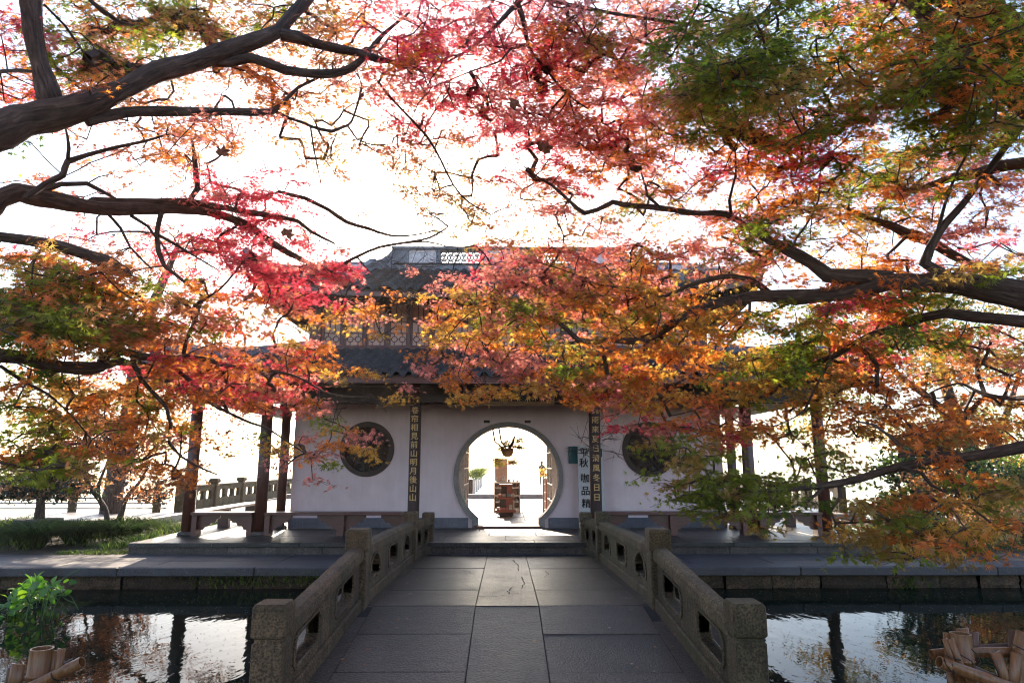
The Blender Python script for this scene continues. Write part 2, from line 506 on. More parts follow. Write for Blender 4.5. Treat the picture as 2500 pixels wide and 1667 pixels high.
# ------------------------------------------------------------------ pavilion platform
CX = 0.06
plat = struct(MB().box(-6.82, 12.46, -.4, 7.04, 22.6, -.012).build('platform', M['joint']))
def psl(x0, y0, x1, y1, z=0.0, m='slab', h=.1):
    return MB().box(x0 + .004, y0 + .004, z - h, x1 - .004, y1 - .004, z + random.uniform(-.002, .003), .005).build('paving_slab', M[m], plat)
x = -6.84
while x < 6.95:
    w = random.uniform(1.2, 1.9)
    if x + w > 6.5: w = 7.08 - x
    psl(x, 12.4, x + w, 12.78, h=.075)
    x += w
x = -6.84
while x < 6.95:
    w = random.uniform(1.0, 2.0)
    if x + w > 6.5: w = 7.08 - x
    MB().box(x + .004, 12.43 + random.uniform(0, .01), -.22, x + w - .004, 12.58, -.078, .006).build('riser_stone', M['riser'], plat)
    x += w
for y0, y1 in ((12.78, 13.55), (13.55, 14.35), (14.35, 15.12)):
    x = -6.84 + random.uniform(-.3, 0)
    first = True
    while x < 6.95:
        w = random.uniform(.85, 1.35)
        xa = max(x, -6.84); xb = min(x + w, 7.08)
        if xb - xa > .15: psl(xa, y0, xb, y1)
        x += w
for i in range(10):
    for x0, x1 in ((-6.84, -6.0), (-6.0, -5.15), (5.2, 6.1), (6.1, 7.08)):
        psl(x0, 15.12 + i * .74, x1, 15.12 + (i + 1) * .74)
x = -5.15
for i in range(11):
    for j in range(5):
        psl(-5.15 + i * .94, 15.12 + j * 1.48, -5.15 + (i + 1) * .94, 15.12 + (j + 1) * 1.48, m='pale')
MB().box(-.76 + CX, 15.0, 0, .74 + CX, 15.42, .055, .01).build('threshold', M['winframe'], plat)

# ------------------------------------------------------------------ pavilion
pav = thing('pavilion', (CX, 15.2, 0), 'two storey white walled pavilion with round moon gate, dark red columns and grey tiled roofs', 'building')
FW, RW, HW = 15.2, 19.2, 4.9                # front wall, rear wall, half width
GZ, GR = 1.11, 1.135
half = .685
a_ = math.asin(half / GR)
gate = [(CX - half, -.02)] + [(CX - GR * math.sin(a_ + (math.pi - a_) * 2 * i / 72 * .999), GZ - GR * math.cos(a_ + (math.pi - a_) * 2 * i / 72)) for i in range(1, 36)]
gate = [(CX - half, .0)]
N = 72
for i in range(N + 1):
    t = a_ + (2 * math.pi - 2 * a_) * i / N
    gate.append((CX - GR * math.sin(t), GZ - GR * math.cos(t)))
gate.append((CX + half, .0))
RWX, RWZ, RWR = 3.23, 1.74, .575
outer = [(CX - HW, 0)] + [gate[0]] + gate[1:-1] + [gate[-1]] + [(CX + HW, 0), (CX + HW, 2.95), (CX - HW, 2.95)]
me = fillmesh([outer, circ(CX - RWX, RWZ, RWR - .03), circ(CX + RWX, RWZ, RWR - .03)], .26, facing(FW + .13), name='front_wall')
link('front_wall', me, M['plaster'], pav)
# plinth
for s in (-1, 1):
    xa, xb = sorted((CX + s * .9, CX + s * (HW + .02)))
    MB().box(xa, FW - .045, 0, xb, FW + .05, .22, .01).build('plinth', M['plinth'], pav)
# gate surround
ro = GR + .108
so_ = [(CX - half - .13, .0)]
a2 = math.asin((half + .13) / ro)
for i in range(N + 1):
    t = a2 + (2 * math.pi - 2 * a2) * i / N
    so_.append((CX - ro * math.sin(t), GZ - ro * math.cos(t)))
so_.append((CX + half + .13, 0))
ring = so_ + [(CX + half, 0)] + gate[1:-1][::-1] + [(CX - half, 0)]
link('gate_surround', fillmesh([ring], .36, facing(FW + .12), .012, 'gate_surround'), M['ring'], pav)
for s in (-.74, .80):
    pass
for xx in (at(1118, 968, FW).x, at(1212, 967, FW).x):
    MB().box(xx - .07, FW - .02, at(1118, 968, FW).z - .03, xx + .07, FW + .02, at(1118, 968, FW).z + .03, .006).build('wall_vent', M['carving'], pav)
# round windows with carved screens
for s in (-1, 1):
    cx = CX + s * RWX
    w = link('round_window', fillmesh([circ(cx, RWZ, RWR + .045), circ(cx, RWZ, RWR - .07)], .34, facing(FW + .13), .015, 'round_window'), M['carving'], pav)
    b = MB()
    for k in range(96):
        r_ = random.uniform(.07, .17); d_ = (RWR - .09) * math.sqrt(random.random()) ; an = random.uniform(0, 6.28)
        px, pz = cx + d_ * math.cos(an), RWZ + d_ * math.sin(an)
        a0 = random.uniform(0, 6.28); pts = []
        for q in range(9):
            aa = a0 + q * .62; rr = r_ * (1 - q * .085)
            qx, qz = px + rr * math.cos(aa), pz + rr * math.sin(aa)
            e = math.hypot(qx - cx, qz - RWZ)
            if e > RWR - .06: qx = cx + (qx - cx) * (RWR - .06) / e; qz = RWZ + (qz - RWZ) * (RWR - .06) / e
            pts.append((qx, FW + .05 + random.uniform(-.012, .012), qz))
        b.tube(pts, .017, 5)
    b.build('carved_screen', M['carving'], w)
    MB().lathe(0, 0, [(RWR - .06, -.01), (RWR - .06, .01)], 40)
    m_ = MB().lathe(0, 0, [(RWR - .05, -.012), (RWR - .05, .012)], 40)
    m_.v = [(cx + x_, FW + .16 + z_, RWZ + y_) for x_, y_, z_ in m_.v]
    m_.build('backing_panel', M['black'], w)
# other walls, inner floor slab, ceiling
for s in (-1, 1):
    xa, xb = sorted((CX + s * (HW - .24), CX + s * HW))
    MB().box(xa, FW + .27, 0, xb, RW, 2.95).build('side_wall', M['plaster'], pav)
    xa, xb = sorted((CX + s * 1.75, CX + s * HW))
    MB().box(xa, RW, 0, xb, RW + .24, 2.95).build('rear_wall', M['plaster'], pav)
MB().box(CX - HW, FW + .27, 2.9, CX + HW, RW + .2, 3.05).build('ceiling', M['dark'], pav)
# columns
COLX = (-6.40, -4.95, -1.87, 1.84, 5.0, 6.50)
YC, YR = 13.7, 19.6
def column(x, y, h=3.15, r=.118):
    c = MB().lathe(x, y, [(r, .07), (r * 1.01, h * .4), (r * .93, h)], 20).build('column', M['red'], pav, True)
    MB().lathe(x, y, [(r * 1.45, 0), (r * 1.55, .035), (r * 1.3, .075)], 20).build('base', M['riser'], c, True)
for cx_ in COLX:
    column(cx_, YC)
for x in (-4.2, -1.87, 1.84, 4.2): column(x, YR)
for s in (-4.98, 5.10): column(s, 15.0, 3.1, .1)
# beams and boards above the columns
for y in (YC, YR):
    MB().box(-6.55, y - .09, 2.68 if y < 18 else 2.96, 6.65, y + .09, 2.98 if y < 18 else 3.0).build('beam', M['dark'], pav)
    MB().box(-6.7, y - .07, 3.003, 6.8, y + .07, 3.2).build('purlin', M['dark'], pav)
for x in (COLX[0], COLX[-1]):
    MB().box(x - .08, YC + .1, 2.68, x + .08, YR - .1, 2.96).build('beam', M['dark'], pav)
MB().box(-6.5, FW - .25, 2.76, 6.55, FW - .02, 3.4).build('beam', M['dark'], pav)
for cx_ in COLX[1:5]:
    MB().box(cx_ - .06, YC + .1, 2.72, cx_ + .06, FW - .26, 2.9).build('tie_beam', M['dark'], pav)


# ---- roofs
def slope_rows(pathfn, tmax, right, r=.074, step=.085, L=3.0):
    n = max(4, int(L * tmax / step)); b = MB()
    rings = []
    pts = [Vector(pathfn(tmax * i / n)) for i in range(n + 1)]
    right = Vector(right)
    prings = []
    for i in range(n):
        d = (pts[i + 1] - pts[i]).normalized(); nn = right.cross(d).normalized()
        for p, rr in ((pts[i], r + .010), (pts[i + 1], r - .004)):
            rings.append([p + right * (rr * math.cos(math.pi * k / 5)) + nn * (rr * math.sin(math.pi * k / 5)) for k in range(6)])
        for p, dz in ((pts[i], .022), (pts[i + 1], .0)):
            prings.append([p + right * (.118 + q * .062) + nn * (dz + .034 * q * q + .004) for q in (-1, -.5, 0, .5, 1)])
    b.loft(rings); b.loft(prings)
    b.f.append(tuple(range(6)))
    return b


def roof(name, ex, yf, yr, ez, lift, tx, tyf, tyr, tz, pitch=.236):
    yc = (yf + yr) / 2; hy = (yr - yf) / 2
    ef = lambda q: ez + lift * abs(q) ** 5
    def zz(e, t): s = t ** 1.22; return e * (1 - s) + tz * s
    def front(x, t): return (CX + x, yf + (tyf - yf) * t, zz(ef(x / ex), t))
    def rear(x, t): return (CX + x, yr + (tyr - yr) * t, zz(ef(x / ex), t))
    def side(s): return lambda y, t: (CX + s * (ex + (tx - ex) * t), y, zz(ef((y - yc) / hy), t))
    def lim(x): return 1.0 if abs(x) <= tx else max(0.0, (ex - abs(x)) / (ex - tx))
    def limy(y): return 1.0 if tyf <= y <= tyr else (max(0., (y - yf) / (tyf - yf)) if y < tyf else max(0., (yr - y) / (yr - tyr)))
    def sheetgrid(fn, a0, a1, lm, n=40, k=8, dz=0.0):
        b = MB(); rings = []
        for i in range(n + 1):
            a = a0 + (a1 - a0) * i / n; tm = lm(a)
            rings.append([Vector(fn(a, tm * j / k)) + Vector((0, 0, dz)) for j in range(k + 1)])
        return b.loft(rings)
    deck = MB()
    for fn, a0, a1, lm in ((front, -ex, ex, lim), (rear, -ex, ex, lim), (side(-1), yf, yr, limy), (side(1), yf, yr, limy)):
        g_ = sheetgrid(fn, a0, a1, lm); deck.add(g_.v, g_.f)
    rf = deck.build(name, M['tile'], pav)
    sof = MB()
    for fn, a0, a1, lm in ((front, -ex, ex, lim), (rear, -ex, ex, lim), (side(-1), yf, yr, limy), (side(1), yf, yr, limy)):
        g_ = sheetgrid(fn, a0 * 1.0, a1, lm, dz=-.075); sof.add(g_.v, g_.f)
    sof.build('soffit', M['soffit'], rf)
    # tile rows on the pond side, one by one
    n = int(ex / pitch)
    em = MB()
    em.add([(.088 * math.cos(math.pi * k / 8), -.012, .088 * math.sin(math.pi * k / 8)) for k in range(9)] + [(.088 * math.cos(math.pi * k / 8), .012, .088 * math.sin(math.pi * k / 8)) for k in range(9)],
           [tuple(range(9)), tuple(range(17, 8, -1))] + [(k, k + 9, k + 10, k + 1) for k in range(8)])
    tri = [(.03, .03), (.206, .03), (.19, -.03), (.118, -.115), (.046, -.03)]
    em.add([(a, -.006, c) for a, c in tri] + [(a, .010, c) for a, c in tri], [tuple(range(5))[::-1], tuple(range(5, 10))] + [(k, (k + 1) % 5, 5 + (k + 1) % 5, 5 + k) for k in range(5)])
    eme = em.me('eave_tile'); eme.materials.append(M['tile'])
    L = math.hypot(tyf - yf, tz - ez)
    for i in range(-n, n + 1):
        x = i * pitch
        tm = lim(x) * .985
        if tm < .1: continue
        slope_rows(lambda t: Vector(front(x, t)) + Vector((0, 0, .012)), tm, (1, 0, 0), L=L).build('tile_row', M['tile'], rf, False)
        e = bpy.data.objects.new('eave_tile', eme); e.location = Vector(front(x, 0)) + Vector((0, -.015, .005)); e.rotation_euler = (R(8), 0, 0)
        e.parent = rf
        COL.objects.link(e)
    # tiles of the three turned-away slopes, joined
    b = MB()
    for i in range(-n, n + 1):
        x = i * pitch; tm = lim(x) * .98
        if tm > .1:
            g_ = slope_rows(lambda t: Vector(rear(x, t)) + Vector((0, 0, .012)), tm, (-1, 0, 0), L=L, step=.3); b.add(g_.v, g_.f)
    ny = int(hy / pitch)
    for s in (-1, 1):
        sf = side(s)
        for i in range(-ny, ny + 1):
            y = yc + i * pitch; tm = limy(y) * .98
            if tm > .1:
                g_ = slope_rows(lambda t: Vector(sf(y, t)) + Vector((0, 0, .012)), tm, (0, 1 * -s, 0), L=max(.5, ex - tx), step=.2); b.add(g_.v, g_.f)
    o = b.build('roof_tiles', M['tile'], rf); o['kind'] = 'stuff'
    # fascia board under the eave
    for fn in (front, rear):
        sg = 1 if fn is front else -1
        b = MB(); rings = []
        for i in range(61):
            p = Vector(fn(-ex + .03 + (2 * ex - .06) * i / 60, 0)); y0 = p.y + .05 * sg; y1 = p.y + .085 * sg
            rings.append([(p.x, y0, p.z - .05), (p.x, y0, p.z - .20), (p.x, y1, p.z - .20), (p.x, y1, p.z - .05)])
        b.loft(rings, True).build('fascia', M['redh'], rf)
    for s in (-1, 1):
        b = MB(); rings = []; sf = side(s)
        for i in range(31):
            p = Vector(sf(yf + .03 + (2 * hy - .06) * i / 30, 0)); x0 = p.x - .05 * s; x1 = p.x - .085 * s
            rings.append([(x0, p.y, p.z - .05), (x0, p.y, p.z - .20), (x1, p.y, p.z - .20), (x1, p.y, p.z - .05)])
        b.loft(rings, True).build('fascia', M['redh'], rf)
    # hip ridges with upswept tips
    for sx in (-1, 1):
        for fy, fn, sy in ((yf, front, 1), (yr, rear, -1)):
            rings = []
            for i in range(17):
                t = i / 16; x = sx * (ex + (tx - ex) * t); p = Vector(fn(x, t)); p.z += .07 + .16 * (1 - t) ** 6
                if i == 0: p.x += sx * .10; p.y -= sy * .10; p.z += .05
                d = Vector((-sx * (ex - tx), (tyf - yf) * sy, 0)).normalized(); q = Vector((d.y, -d.x, 0)) * .085
                hh = .16
                rings.append([p - q - Vector((0, 0, .12)), p + q - Vector((0, 0, .12)), p + q * .8 + Vector((0, 0, hh * .6)), p + Vector((0, 0, hh)), p - q * .8 + Vector((0, 0, hh * .6))])
            b = MB().loft(rings, True); b.f.append((4, 3, 2, 1, 0))
            b.build('hip_ridge', M['ridgegrey'], rf)
    # rafters
    b = MB()
    for i in range(-n, n + 1, 1):
        x = i * pitch
        if lim(x) < .5: continue
        b.bar(Vector(front(x, .04)) - Vector((0, 0, .13)), Vector(front(x, .5)) - Vector((0, 0, .13)), .07, .08)
    b.build('rafters', M['dark'], rf)['kind'] = 'stuff'
    return rf


UY0, UY1, UHW = 15.2, 19.2, 4.68
roof('lower_roof', 7.25, 12.3, 20.15, 3.11, .50, UHW + .05, UY0 - .03, UY1 + .03, 4.02)
roof('upper_roof', 5.62, 13.8, 20.6, 5.17, .45, 4.95, 17.14, 17.26, 6.55)
# upper storey: corner posts, sill, window panels
MB().box(CX - UHW, UY0 + .02, 3.5, CX + UHW, UY0 + .14, 4.06).build('sill_wall', M['dark'], pav)
MB().box(CX - UHW - .03, UY0 - .05, 3.99, CX + UHW + .03, UY0 + .1, 4.10, .01).build('sill', M['winframe'], pav)
MB().box(CX - UHW, UY0 + .02, 5.16, CX + UHW, UY0 + .2, 5.6).build('upper_beam', M['dark'], pav)
MB().box(CX - UHW, UY1 - .2, 5.16, CX + UHW, UY1 - .02, 5.6).build('upper_beam', M['dark'], pav)
MB().box(CX - UHW, UY1 - .14, 3.1, CX + UHW, UY1 - .02, 4.1).build('sill_wall', M['dark'], pav)
for s in (-1, 1):
    xa, xb = sorted((CX + s * (UHW - .1), CX + s * UHW))
    MB().box(xa, UY0 + .2, 3.5, xb, UY1 - .2, 5.6).build('upper_side_wall', M['winframe'], pav)
    xa, xb = sorted((CX + s * (UHW - .25), CX + s * (UHW + .02)))
    MB().box(xa, UY0, 3.9, xb, UY0 + .24, 5.4).build('corner_post', M['winframe'], pav)

glass, n_, l_, b_, o_ = newmat('window_pane')
b_.inputs['Base Color'].default_value = (.80, .58, .50, 1); b_.inputs['Roughness'].default_value = .12  # salmon tint puts the reflected sunlit leaves into the pane colour
tr_ = n_.new('ShaderNodeBsdfTranslucent'); tr_.inputs[0].default_value = (.9, .62, .5, 1)
mxs = n_.new('ShaderNodeMixShader'); mxs.inputs[0].default_value = .55
l_.new(b_.outputs[0], mxs.inputs[1]); l_.new(tr_.outputs[0], mxs.inputs[2]); l_.new(mxs.outputs[0], o_.inputs[0])

def window_panel(x0, x1, y, first=None):
    z0, z1 = 4.11, 5.17
    if first:
        w = first.copy(); COL.objects.link(w); w.location.x += x0 - first['x']
        for ch in first.children:
            c = ch.copy(); COL.objects.link(c); c.parent = w
        return w
    b = MB(); t = .045
    b.box(x0, y, z0, x0 + t, y + .07, z1); b.box(x1 - t, y, z0, x1, y + .07, z1)
    b.box(x0 + t, y, z0, x1 - t, y + .068, z0 + t); b.box(x0 + t, y, z1 - t, x1 - t, y + .068, z1)
    w = b.build('window', M['winframe'], pav)
    lt = MB(); yl = y + .02; rr = .012
    cw = (x1 - x0 - 2 * t); xa = x0 + t; za = z0 + t
    for k in (1, 2): lt.box(xa + cw * k / 3 - rr, yl + .004, za + .3, xa + cw * k / 3 + rr, yl + .026, z1 - t)
    for zz_ in (za + .29, za + .56): lt.box(xa, yl, zz_ - rr, x1 - t, yl + .022, zz_ + rr)
    for k in (0, 1):
        cx, cz, q = xa + cw * (k + .5) / 2, za + .145, .07
        oct_ = [(cx + q * math.cos(R(22.5 + 45 * i)), yl + .012, cz + q * math.sin(R(22.5 + 45 * i))) for i in range(9)]
        for i in range(8): lt.bar(oct_[i], oct_[i + 1], .018, .018)
        for dx, dz in ((1, 0), (-1, 0), (0, 1), (0, -1)):
            lt.bar((cx + dx * q * .93, yl + .012, cz + dz * q * .93), (cx + dx * cw * .25, yl + .012, cz + dz * .145), .018, .018)
    lt.build('lattice', M['winframe'], w)
    MB().box(xa, y + .045, za, x1 - t, y + .05, z1 - t).build('pane', glass, w)
    w['x'] = x0
    return w
wf = None
nw = 17; ww = (2 * UHW - .5) / nw
for i in range(nw):
    x0 = CX - UHW + .25 + i * ww + .03
    wf2 = window_panel(x0, x0 + ww - .06, UY0 + .03, wf)
    wf = wf or wf2
for i in range(nw + 1):
    xx = CX - UHW + .25 + i * ww
    if 0 < i < nw: MB().box(xx - .028, UY0 + .0, 4.105, xx + .028, UY0 + .1, 5.165).build('mullion', M['winframe'], pav)
b = MB(); b.box(CX - UHW + .25, UY1 - .1, 4.1, CX + UHW - .25, UY1 - .07, 5.16); b.build('rear_panes', glass, pav)

# ridge with white panels and openwork
rd = MB().box(CX - 3.06, 17.08, 6.52, CX + 3.06, 17.32, 6.74).build('ridge', M['ridgegrey'], pav)
RZ0, RZ1 = 6.74, 7.12
MB().box(CX - 3.16, 17.02, RZ1, CX + 3.16, 17.38, RZ1 + .085, .02).build('ridge_cap', M['ridgegrey'], rd)
MB().box(CX - 3.10, 17.04, 6.70, CX + 3.10, 17.36, 6.742, .01).build('ridge_moulding', M['tile'], rd)
for s in (-1, 1):
    xa, xb = sorted((CX + s * 2.81, CX + s * 3.0))
    MB().box(xa, 17.08, RZ0, xb, 17.32, RZ1).build('ridge_panel', M['ridgegrey'], rd)
    for a in (.71, 1.90, 2.75, 3.03):
        MB().box(CX + s * a - .055, 17.06, RZ0, CX + s * a + .055, 17.34, RZ1).build('ridge_pier', M['ridgegrey'], rd)
    xa, xb = sorted((CX + s * 1.955, CX + s * 2.695))
    MB().box(xa, 17.1, RZ0, xb, 17.3, RZ1).build('ridge_panel', M['ridgewhite'], rd)
    b = MB(); xa, xb = sorted((CX + s * .765, CX + s * 1.845))
    nn = 6; cw = (xb - xa) / nn
    for i in range(nn):
        x0 = xa + i * cw; cx = x0 + cw / 2; cz = (RZ0 + RZ1) / 2
        b.bar((x0, 17.2, RZ0), (x0 + cw, 17.2, RZ1), .03, .07, (0, 1, 0)); b.bar((x0, 17.203, RZ1), (x0 + cw, 17.203, RZ0), .03, .07, (0, 1, 0))
        rg = [(cx + .085 * math.cos(R(30 * q)), 17.206, cz + .085 * math.sin(R(30 * q))) for q in range(13)]
        for q in range(12): b.bar(rg[q], rg[q + 1], .07, .026)
    b.build('ridge_openwork', M['ridgegrey'], rd)
    # swept shoulder and lower end ridge
    prof = [(3.08, 6.45), (3.08, 7.15), (3.12, 7.18), (3.25, 7.0), (3.45, 6.86), (3.7, 6.79), (4.95, 6.78), (5.05, 6.72), (4.98, 6.40)]
    pr = [(CX + s * a, z) for a, z in prof]
    link('ridge_shoulder', fillmesh([pr], .22, facing(17.2), 0, 'ridge_shoulder'), M['ridgegrey'], rd)
    for (a, b2) in ((3.75, 4.25), (4.35, 4.85)):
        xa, xb = sorted((CX + s * a, CX + s * b2))
        MB().box(xa, 17.07, 6.52, xb, 17.12, 6.70).build('ridge_panel', M['ridgewhite'], rd)
    # descending ridge on the slope with a scrolled foot
    b = MB(); rings = []
    for i in range(9):
        t = i / 8; y = 17.0 - 2.3 * t; z = 6.72 - 1.18 * t ** .9 + (.10 if i > 6 else 0)
        xx = CX + s * (3.65 + .35 * t)
        rings.append([(xx - .09, y, z - .3), (xx + .09, y, z - .3), (xx + .09, y, z + .12), (xx - .09, y, z + .12)])
    b.loft(rings, True); b.f.append((32, 33, 34, 35)); b.build('descending_ridge', M['ridgegrey'], rd)
MB().box(CX - .655, 17.1, RZ0, CX + .655, 17.3, RZ1).build('ridge_panel', M['ridgewhite'], rd)

# ------------------------------------------------------------------ boards with writing
def couplet(x, text, label):
    t = thing('couplet_board', (x, YC - .13, .45), label, 'couplet board', 'couplet boards on the gate columns')
    n = 12; hw = .125; b = MB()
    fr = [(x + hw * math.sin(R(-52 + 104 * i / n)), YC - .0 - .15 * math.cos(R(-52 + 104 * i / n))) for i in range(n + 1)]
    rings = [[(px, py, z) for px, py in fr] + [(x + .11, YC - .07, z), (x - .11, YC - .07, z)] for z in (.42, 2.64)]
    b.loft(rings, True); k = len(rings[0]); b.f.append(tuple(range(k))[::-1]); b.f.append(tuple(range(k, 2 * k)))
    b.build('board', M['board'], t)
    z0, z1 = at(952, 943, YC - .15).z, at(952, 1143, YC - .15).z
    for i, ch in enumerate(text):
        glyphs(ch, x, YC - .155, z0 + (z1 - z0) * i / (len(text) - 1), .155, .006, M['gold'], t, bold=.0012)
couplet(-1.87, '卷帘相見前山明月後山山', 'dark lacquer board of gold characters on the column left of the moon gate')
couplet(1.84, '疏雨來夏日清風冬日日', 'dark lacquer board of gold characters on the column right of the moon gate')

pl = thing('name_plaque', (CX, 13.5, 2.62), 'wide black plaque with gilt frame and gold brush characters above the moon gate', 'plaque')
PZ0, PZ1 = 2.62, 3.08
def tilt(Y): return lambda x, y, z: (x, Y - z - (y - PZ0) * .28, y)
link('panel', fillmesh([rect(CX - .88, PZ0 + .03, CX + .88, PZ1 - .03)], .03, tilt(13.5)), M['black'], pl)
link('frame', fillmesh([rect(CX - .94, PZ0 - .03, CX + .94, PZ1 + .03), rect(CX - .86, PZ0 + .05, CX + .86, PZ1 - .05)], .06, tilt(13.5), .008), M['goldframe'], pl)
for ch, dx in (('詩', 1103), ('尋', 1142), ('畫', 1183)):
    px = at(dx, 905, 13.4).x
    o = glyphs(ch, px, 13.5 - .022 - .23 * .28, (PZ0 + PZ1) / 2, .27, .006, M['gold'], pl, bold=-.001)
    o.rotation_euler = (R(90 + 15.6), 0, 0)
sg = thing('shop_sign_board', (at(1356, 1200, 14.95).x, 14.95, .1), 'tall white board with black brush characters standing behind the right gate column', 'sign')
zt, zb = at(1328, 1022, 14.95).z, at(1328, 1212, 14.95).z
xl, xr = at(1328, 1100, 14.95).x, at(1388, 1100, 14.95).x
MB().box(xl, 14.93, max(0, zb), xr, 14.97, zt, .006).build('board', M['signwhite'], sg)
for ch, dx, dy in (('平', 1341, 1041), ('秋', 1341, 1064), ('咖', 1344, 1099), ('品', 1345, 1128), ('精', 1347, 1157), ('湖', 1373, 1041), ('月', 1373, 1064)):
    p = at(dx, dy, 14.92)
    glyphs(ch, p.x, 14.925, p.z, .21, .004, M['ink'], sg, bold=.003)
nb = thing('teal_notice', (at(1317, 1045, 15.1).x, 15.1, 1.3), 'small teal notice board on the white wall beside the tall sign', 'notice')
a, c = at(1306, 1064, 15.16), at(1334, 1025, 15.16)
MB().box(a.x, 15.14, a.z, c.x, 15.185, c.z, .004).build('board', M['signgreen'], nb)
for k, ch in enumerate(('在', '现')):
    p = at(1317 + 5 * (k - .5) * 2.0, 1038, 15.13); glyphs(ch, p.x, 15.135, p.z, .085, .002, M['signgreen2'], nb)

# ------------------------------------------------------------------ benches
def bracket(b, x, y, s, z=.39):
    prof = [(0, z), (.42, z), (.42, z - .05), (.36, z - .08), (.33, z - .14), (.25, z - .15), (.21, z - .21), (.13, z - .215), (.09, z - .28), (0, z - .29)]
    m_ = fillmesh([[(x + s * a, h) for a, h in prof]], .045, facing(y))
    o_ = len(b.v)
    b.v += [tuple(v.co) for v in m_.vertices]; b.f += [tuple(i + o_ for i in p.vertices) for p in m_.polygons]
    bpy.data.meshes.remove(m_)


def bench(x0, x1, y, label, mids=(), ends=(True, True)):
    t = thing('bench', ((x0 + x1) / 2, y, 0), label, 'bench', 'red benches between the porch columns')
    MB().box(x0, y - .19, .40, x1, y + .19, .455, .008).build('seat', M['redh'], t)
    sp = [(x0 + .05, 1)] * ends[0] + [(x1 - .05, -1)] * ends[1]
    for xx, s in sp:
        MB().box(xx - .05, y - .12, 0, xx + .05, y + .12, .40).build('leg', M['redh'], t)
        b = MB(); bracket(b, xx + s * .05, y, s); b.build('bracket', M['redh'], t)
    for xx in mids:
        MB().box(xx - .07, y - .12, 0, xx + .07, y + .12, .40).build('leg', M['redh'], t)
        for s in (-1, 1):
            b = MB(); bracket(b, xx + s * .07, y, s); b.build('bracket', M['redh'], t)
G_ = .125
bench(COLX[0] + G_, COLX[1] - G_, YC, 'short dark red bench between the two leftmost porch columns')
bench(COLX[1] + G_, COLX[2] - G_, YC, 'long dark red bench under the left round window', (-3.31,))
bench(COLX[3] + G_, COLX[4] - G_, YC, 'long dark red bench under the right round window', (3.38,))
bench(COLX[4] + G_, COLX[5] - G_, YC, 'short dark red bench between the two rightmost porch columns')


def sidebench(x, y0, y1, label):
    t = thing('bench', (x, (y0 + y1) / 2, 0), label, 'bench', 'red benches between the porch columns')
    MB().box(x - .19, y0, .40, x + .19, y1, .455, .008).build('seat', M['redh'], t)
    for yy in (y0 + .06, (y0 + y1) / 2, y1 - .06):
        MB().box(x - .12, yy - .06, 0, x + .12, yy + .06, .40).build('leg', M['redh'], t)
sidebench(COLX[0], YC + .125, 17.07, 'dark red bench along the left side of the porch running away toward the lake')
sidebench(COLX[5], YC + .125, 17.07, 'dark red bench along the right side of the porch running away toward the lake')

# ------------------------------------------------------------------ bridge
APEX = 7.42
def zd(Y): return -.08 - .0222 * (Y - APEX) if Y > APEX else -.08 - .122 * (APEX - Y) if Y > 3.2 else -.08 - .122 * (APEX - 3.2)
br = thing('stone_bridge', (0, 8, -.3), 'grey stone slab bridge with carved granite railings leading to the moon gate', 'bridge')
def deck_piece(x0, x1, y0, y1, m='slab', name='paving_slab', g_=.005, dz=0, par=br):
    b = MB(); c = .006; rings = []
    j = random.uniform(-.005, .004) + dz
    ys = [y0 + g_, y0 + g_ + c] + ([(y0 + y1) / 2] if y1 - y0 > .4 else []) + [y1 - g_ - c, y1 - g_]
    for i, y in enumerate(ys):
        e = 1 if 0 < i < len(ys) - 1 else 0
        z = zd(y) + j
        rings.append([(x0 + g_, y, z - .1), (x0 + g_, y, z - c), (x0 + g_ + .0005, y, z - (0 if e else c)), (x1 - g_ - .0005, y, z - (0 if e else c)), (x1 - g_, y, z - c), (x1 - g_, y, z - .1)])
    b.loft(rings); b.f.append(tuple(range(6))); o = len(b.v) - 6; b.f.append(tuple(range(o, o + 6))[::-1])
    return b.build(name, M[m], par)
b = MB(); rings = []
for y in (3.0, 5, APEX, 9, 12.36):
    rings.append([(-1.95, y, zd(y) - .4), (-1.95, y, zd(y) - .012), (1.95, y, zd(y) - .012), (1.95, y, zd(y) - .4)])
b.loft(rings, True).build('deck_beam', M['joint'], br)
CR = (4.0, 5.1, 5.83, 6.65, 7.44, 8.45, 9.30, 10.41, 12.02)
for i in range(len(CR) - 1):
    deck_piece(-1.42, -.322, CR[i], CR[i + 1]); deck_piece(.357, 1.475, CR[i] - (.02 if i else 0), CR[i + 1] - .02)
for a, c in ((4.0, 7.42), (7.42, 12.02)):
    deck_piece(-.322, .357, a, c)
for s in (-1, 1):
    for a, c in ((3.2, 5.6), (5.6, 7.5), (7.5, 9.6), (9.6, 12.02)):
        xa, xb = sorted(((-1.42 if s < 0 else 1.475), s * 1.96)); deck_piece(xa, xb, a, c, dz=-.003)
for k in range(5):
    xa = -1.95 + k * .78; deck_piece(xa, xa + .78, 12.02, 12.39, dz=-.015)
# cracks in the worn centre slabs
ck = plain('open_crack', (.008, .008, .008), 1)
def crack(pts, w=.007):
    b = MB(); P = []
    for p, q in zip(pts[:-1], pts[1:]):
        for i in range(5):
            t = i / 5; P.append((p[0] + (q[0] - p[0]) * t + random.uniform(-.012, .012), p[1] + (q[1] - p[1]) * t + random.uniform(-.03, .03)))
    P.append(pts[-1])
    rings = []
    for i, (x, y) in enumerate(P):
        ww = w * random.uniform(.4, 1.3)
        rings.append([(x - ww, y - ww, zd(y) + .0065), (x + ww, y + ww, zd(y) + .0065)])
    b.loft(rings).build('crack', ck, br)
def cp(u, v):
    p = onz((800 + u / 2.613) / 1.063, (1067 + v / 2.613) / 1.063, -.1); return (p.x, p.y)
crack([cp(955, 1022), cp(1110, 1018), cp(1200, 1000), cp(1330, 985)])
crack([cp(1160, 1005), cp(1150, 985), cp(1190, 945)], .006)
crack([cp(1240, 965), cp(1255, 925), cp(1240, 880)], .006)
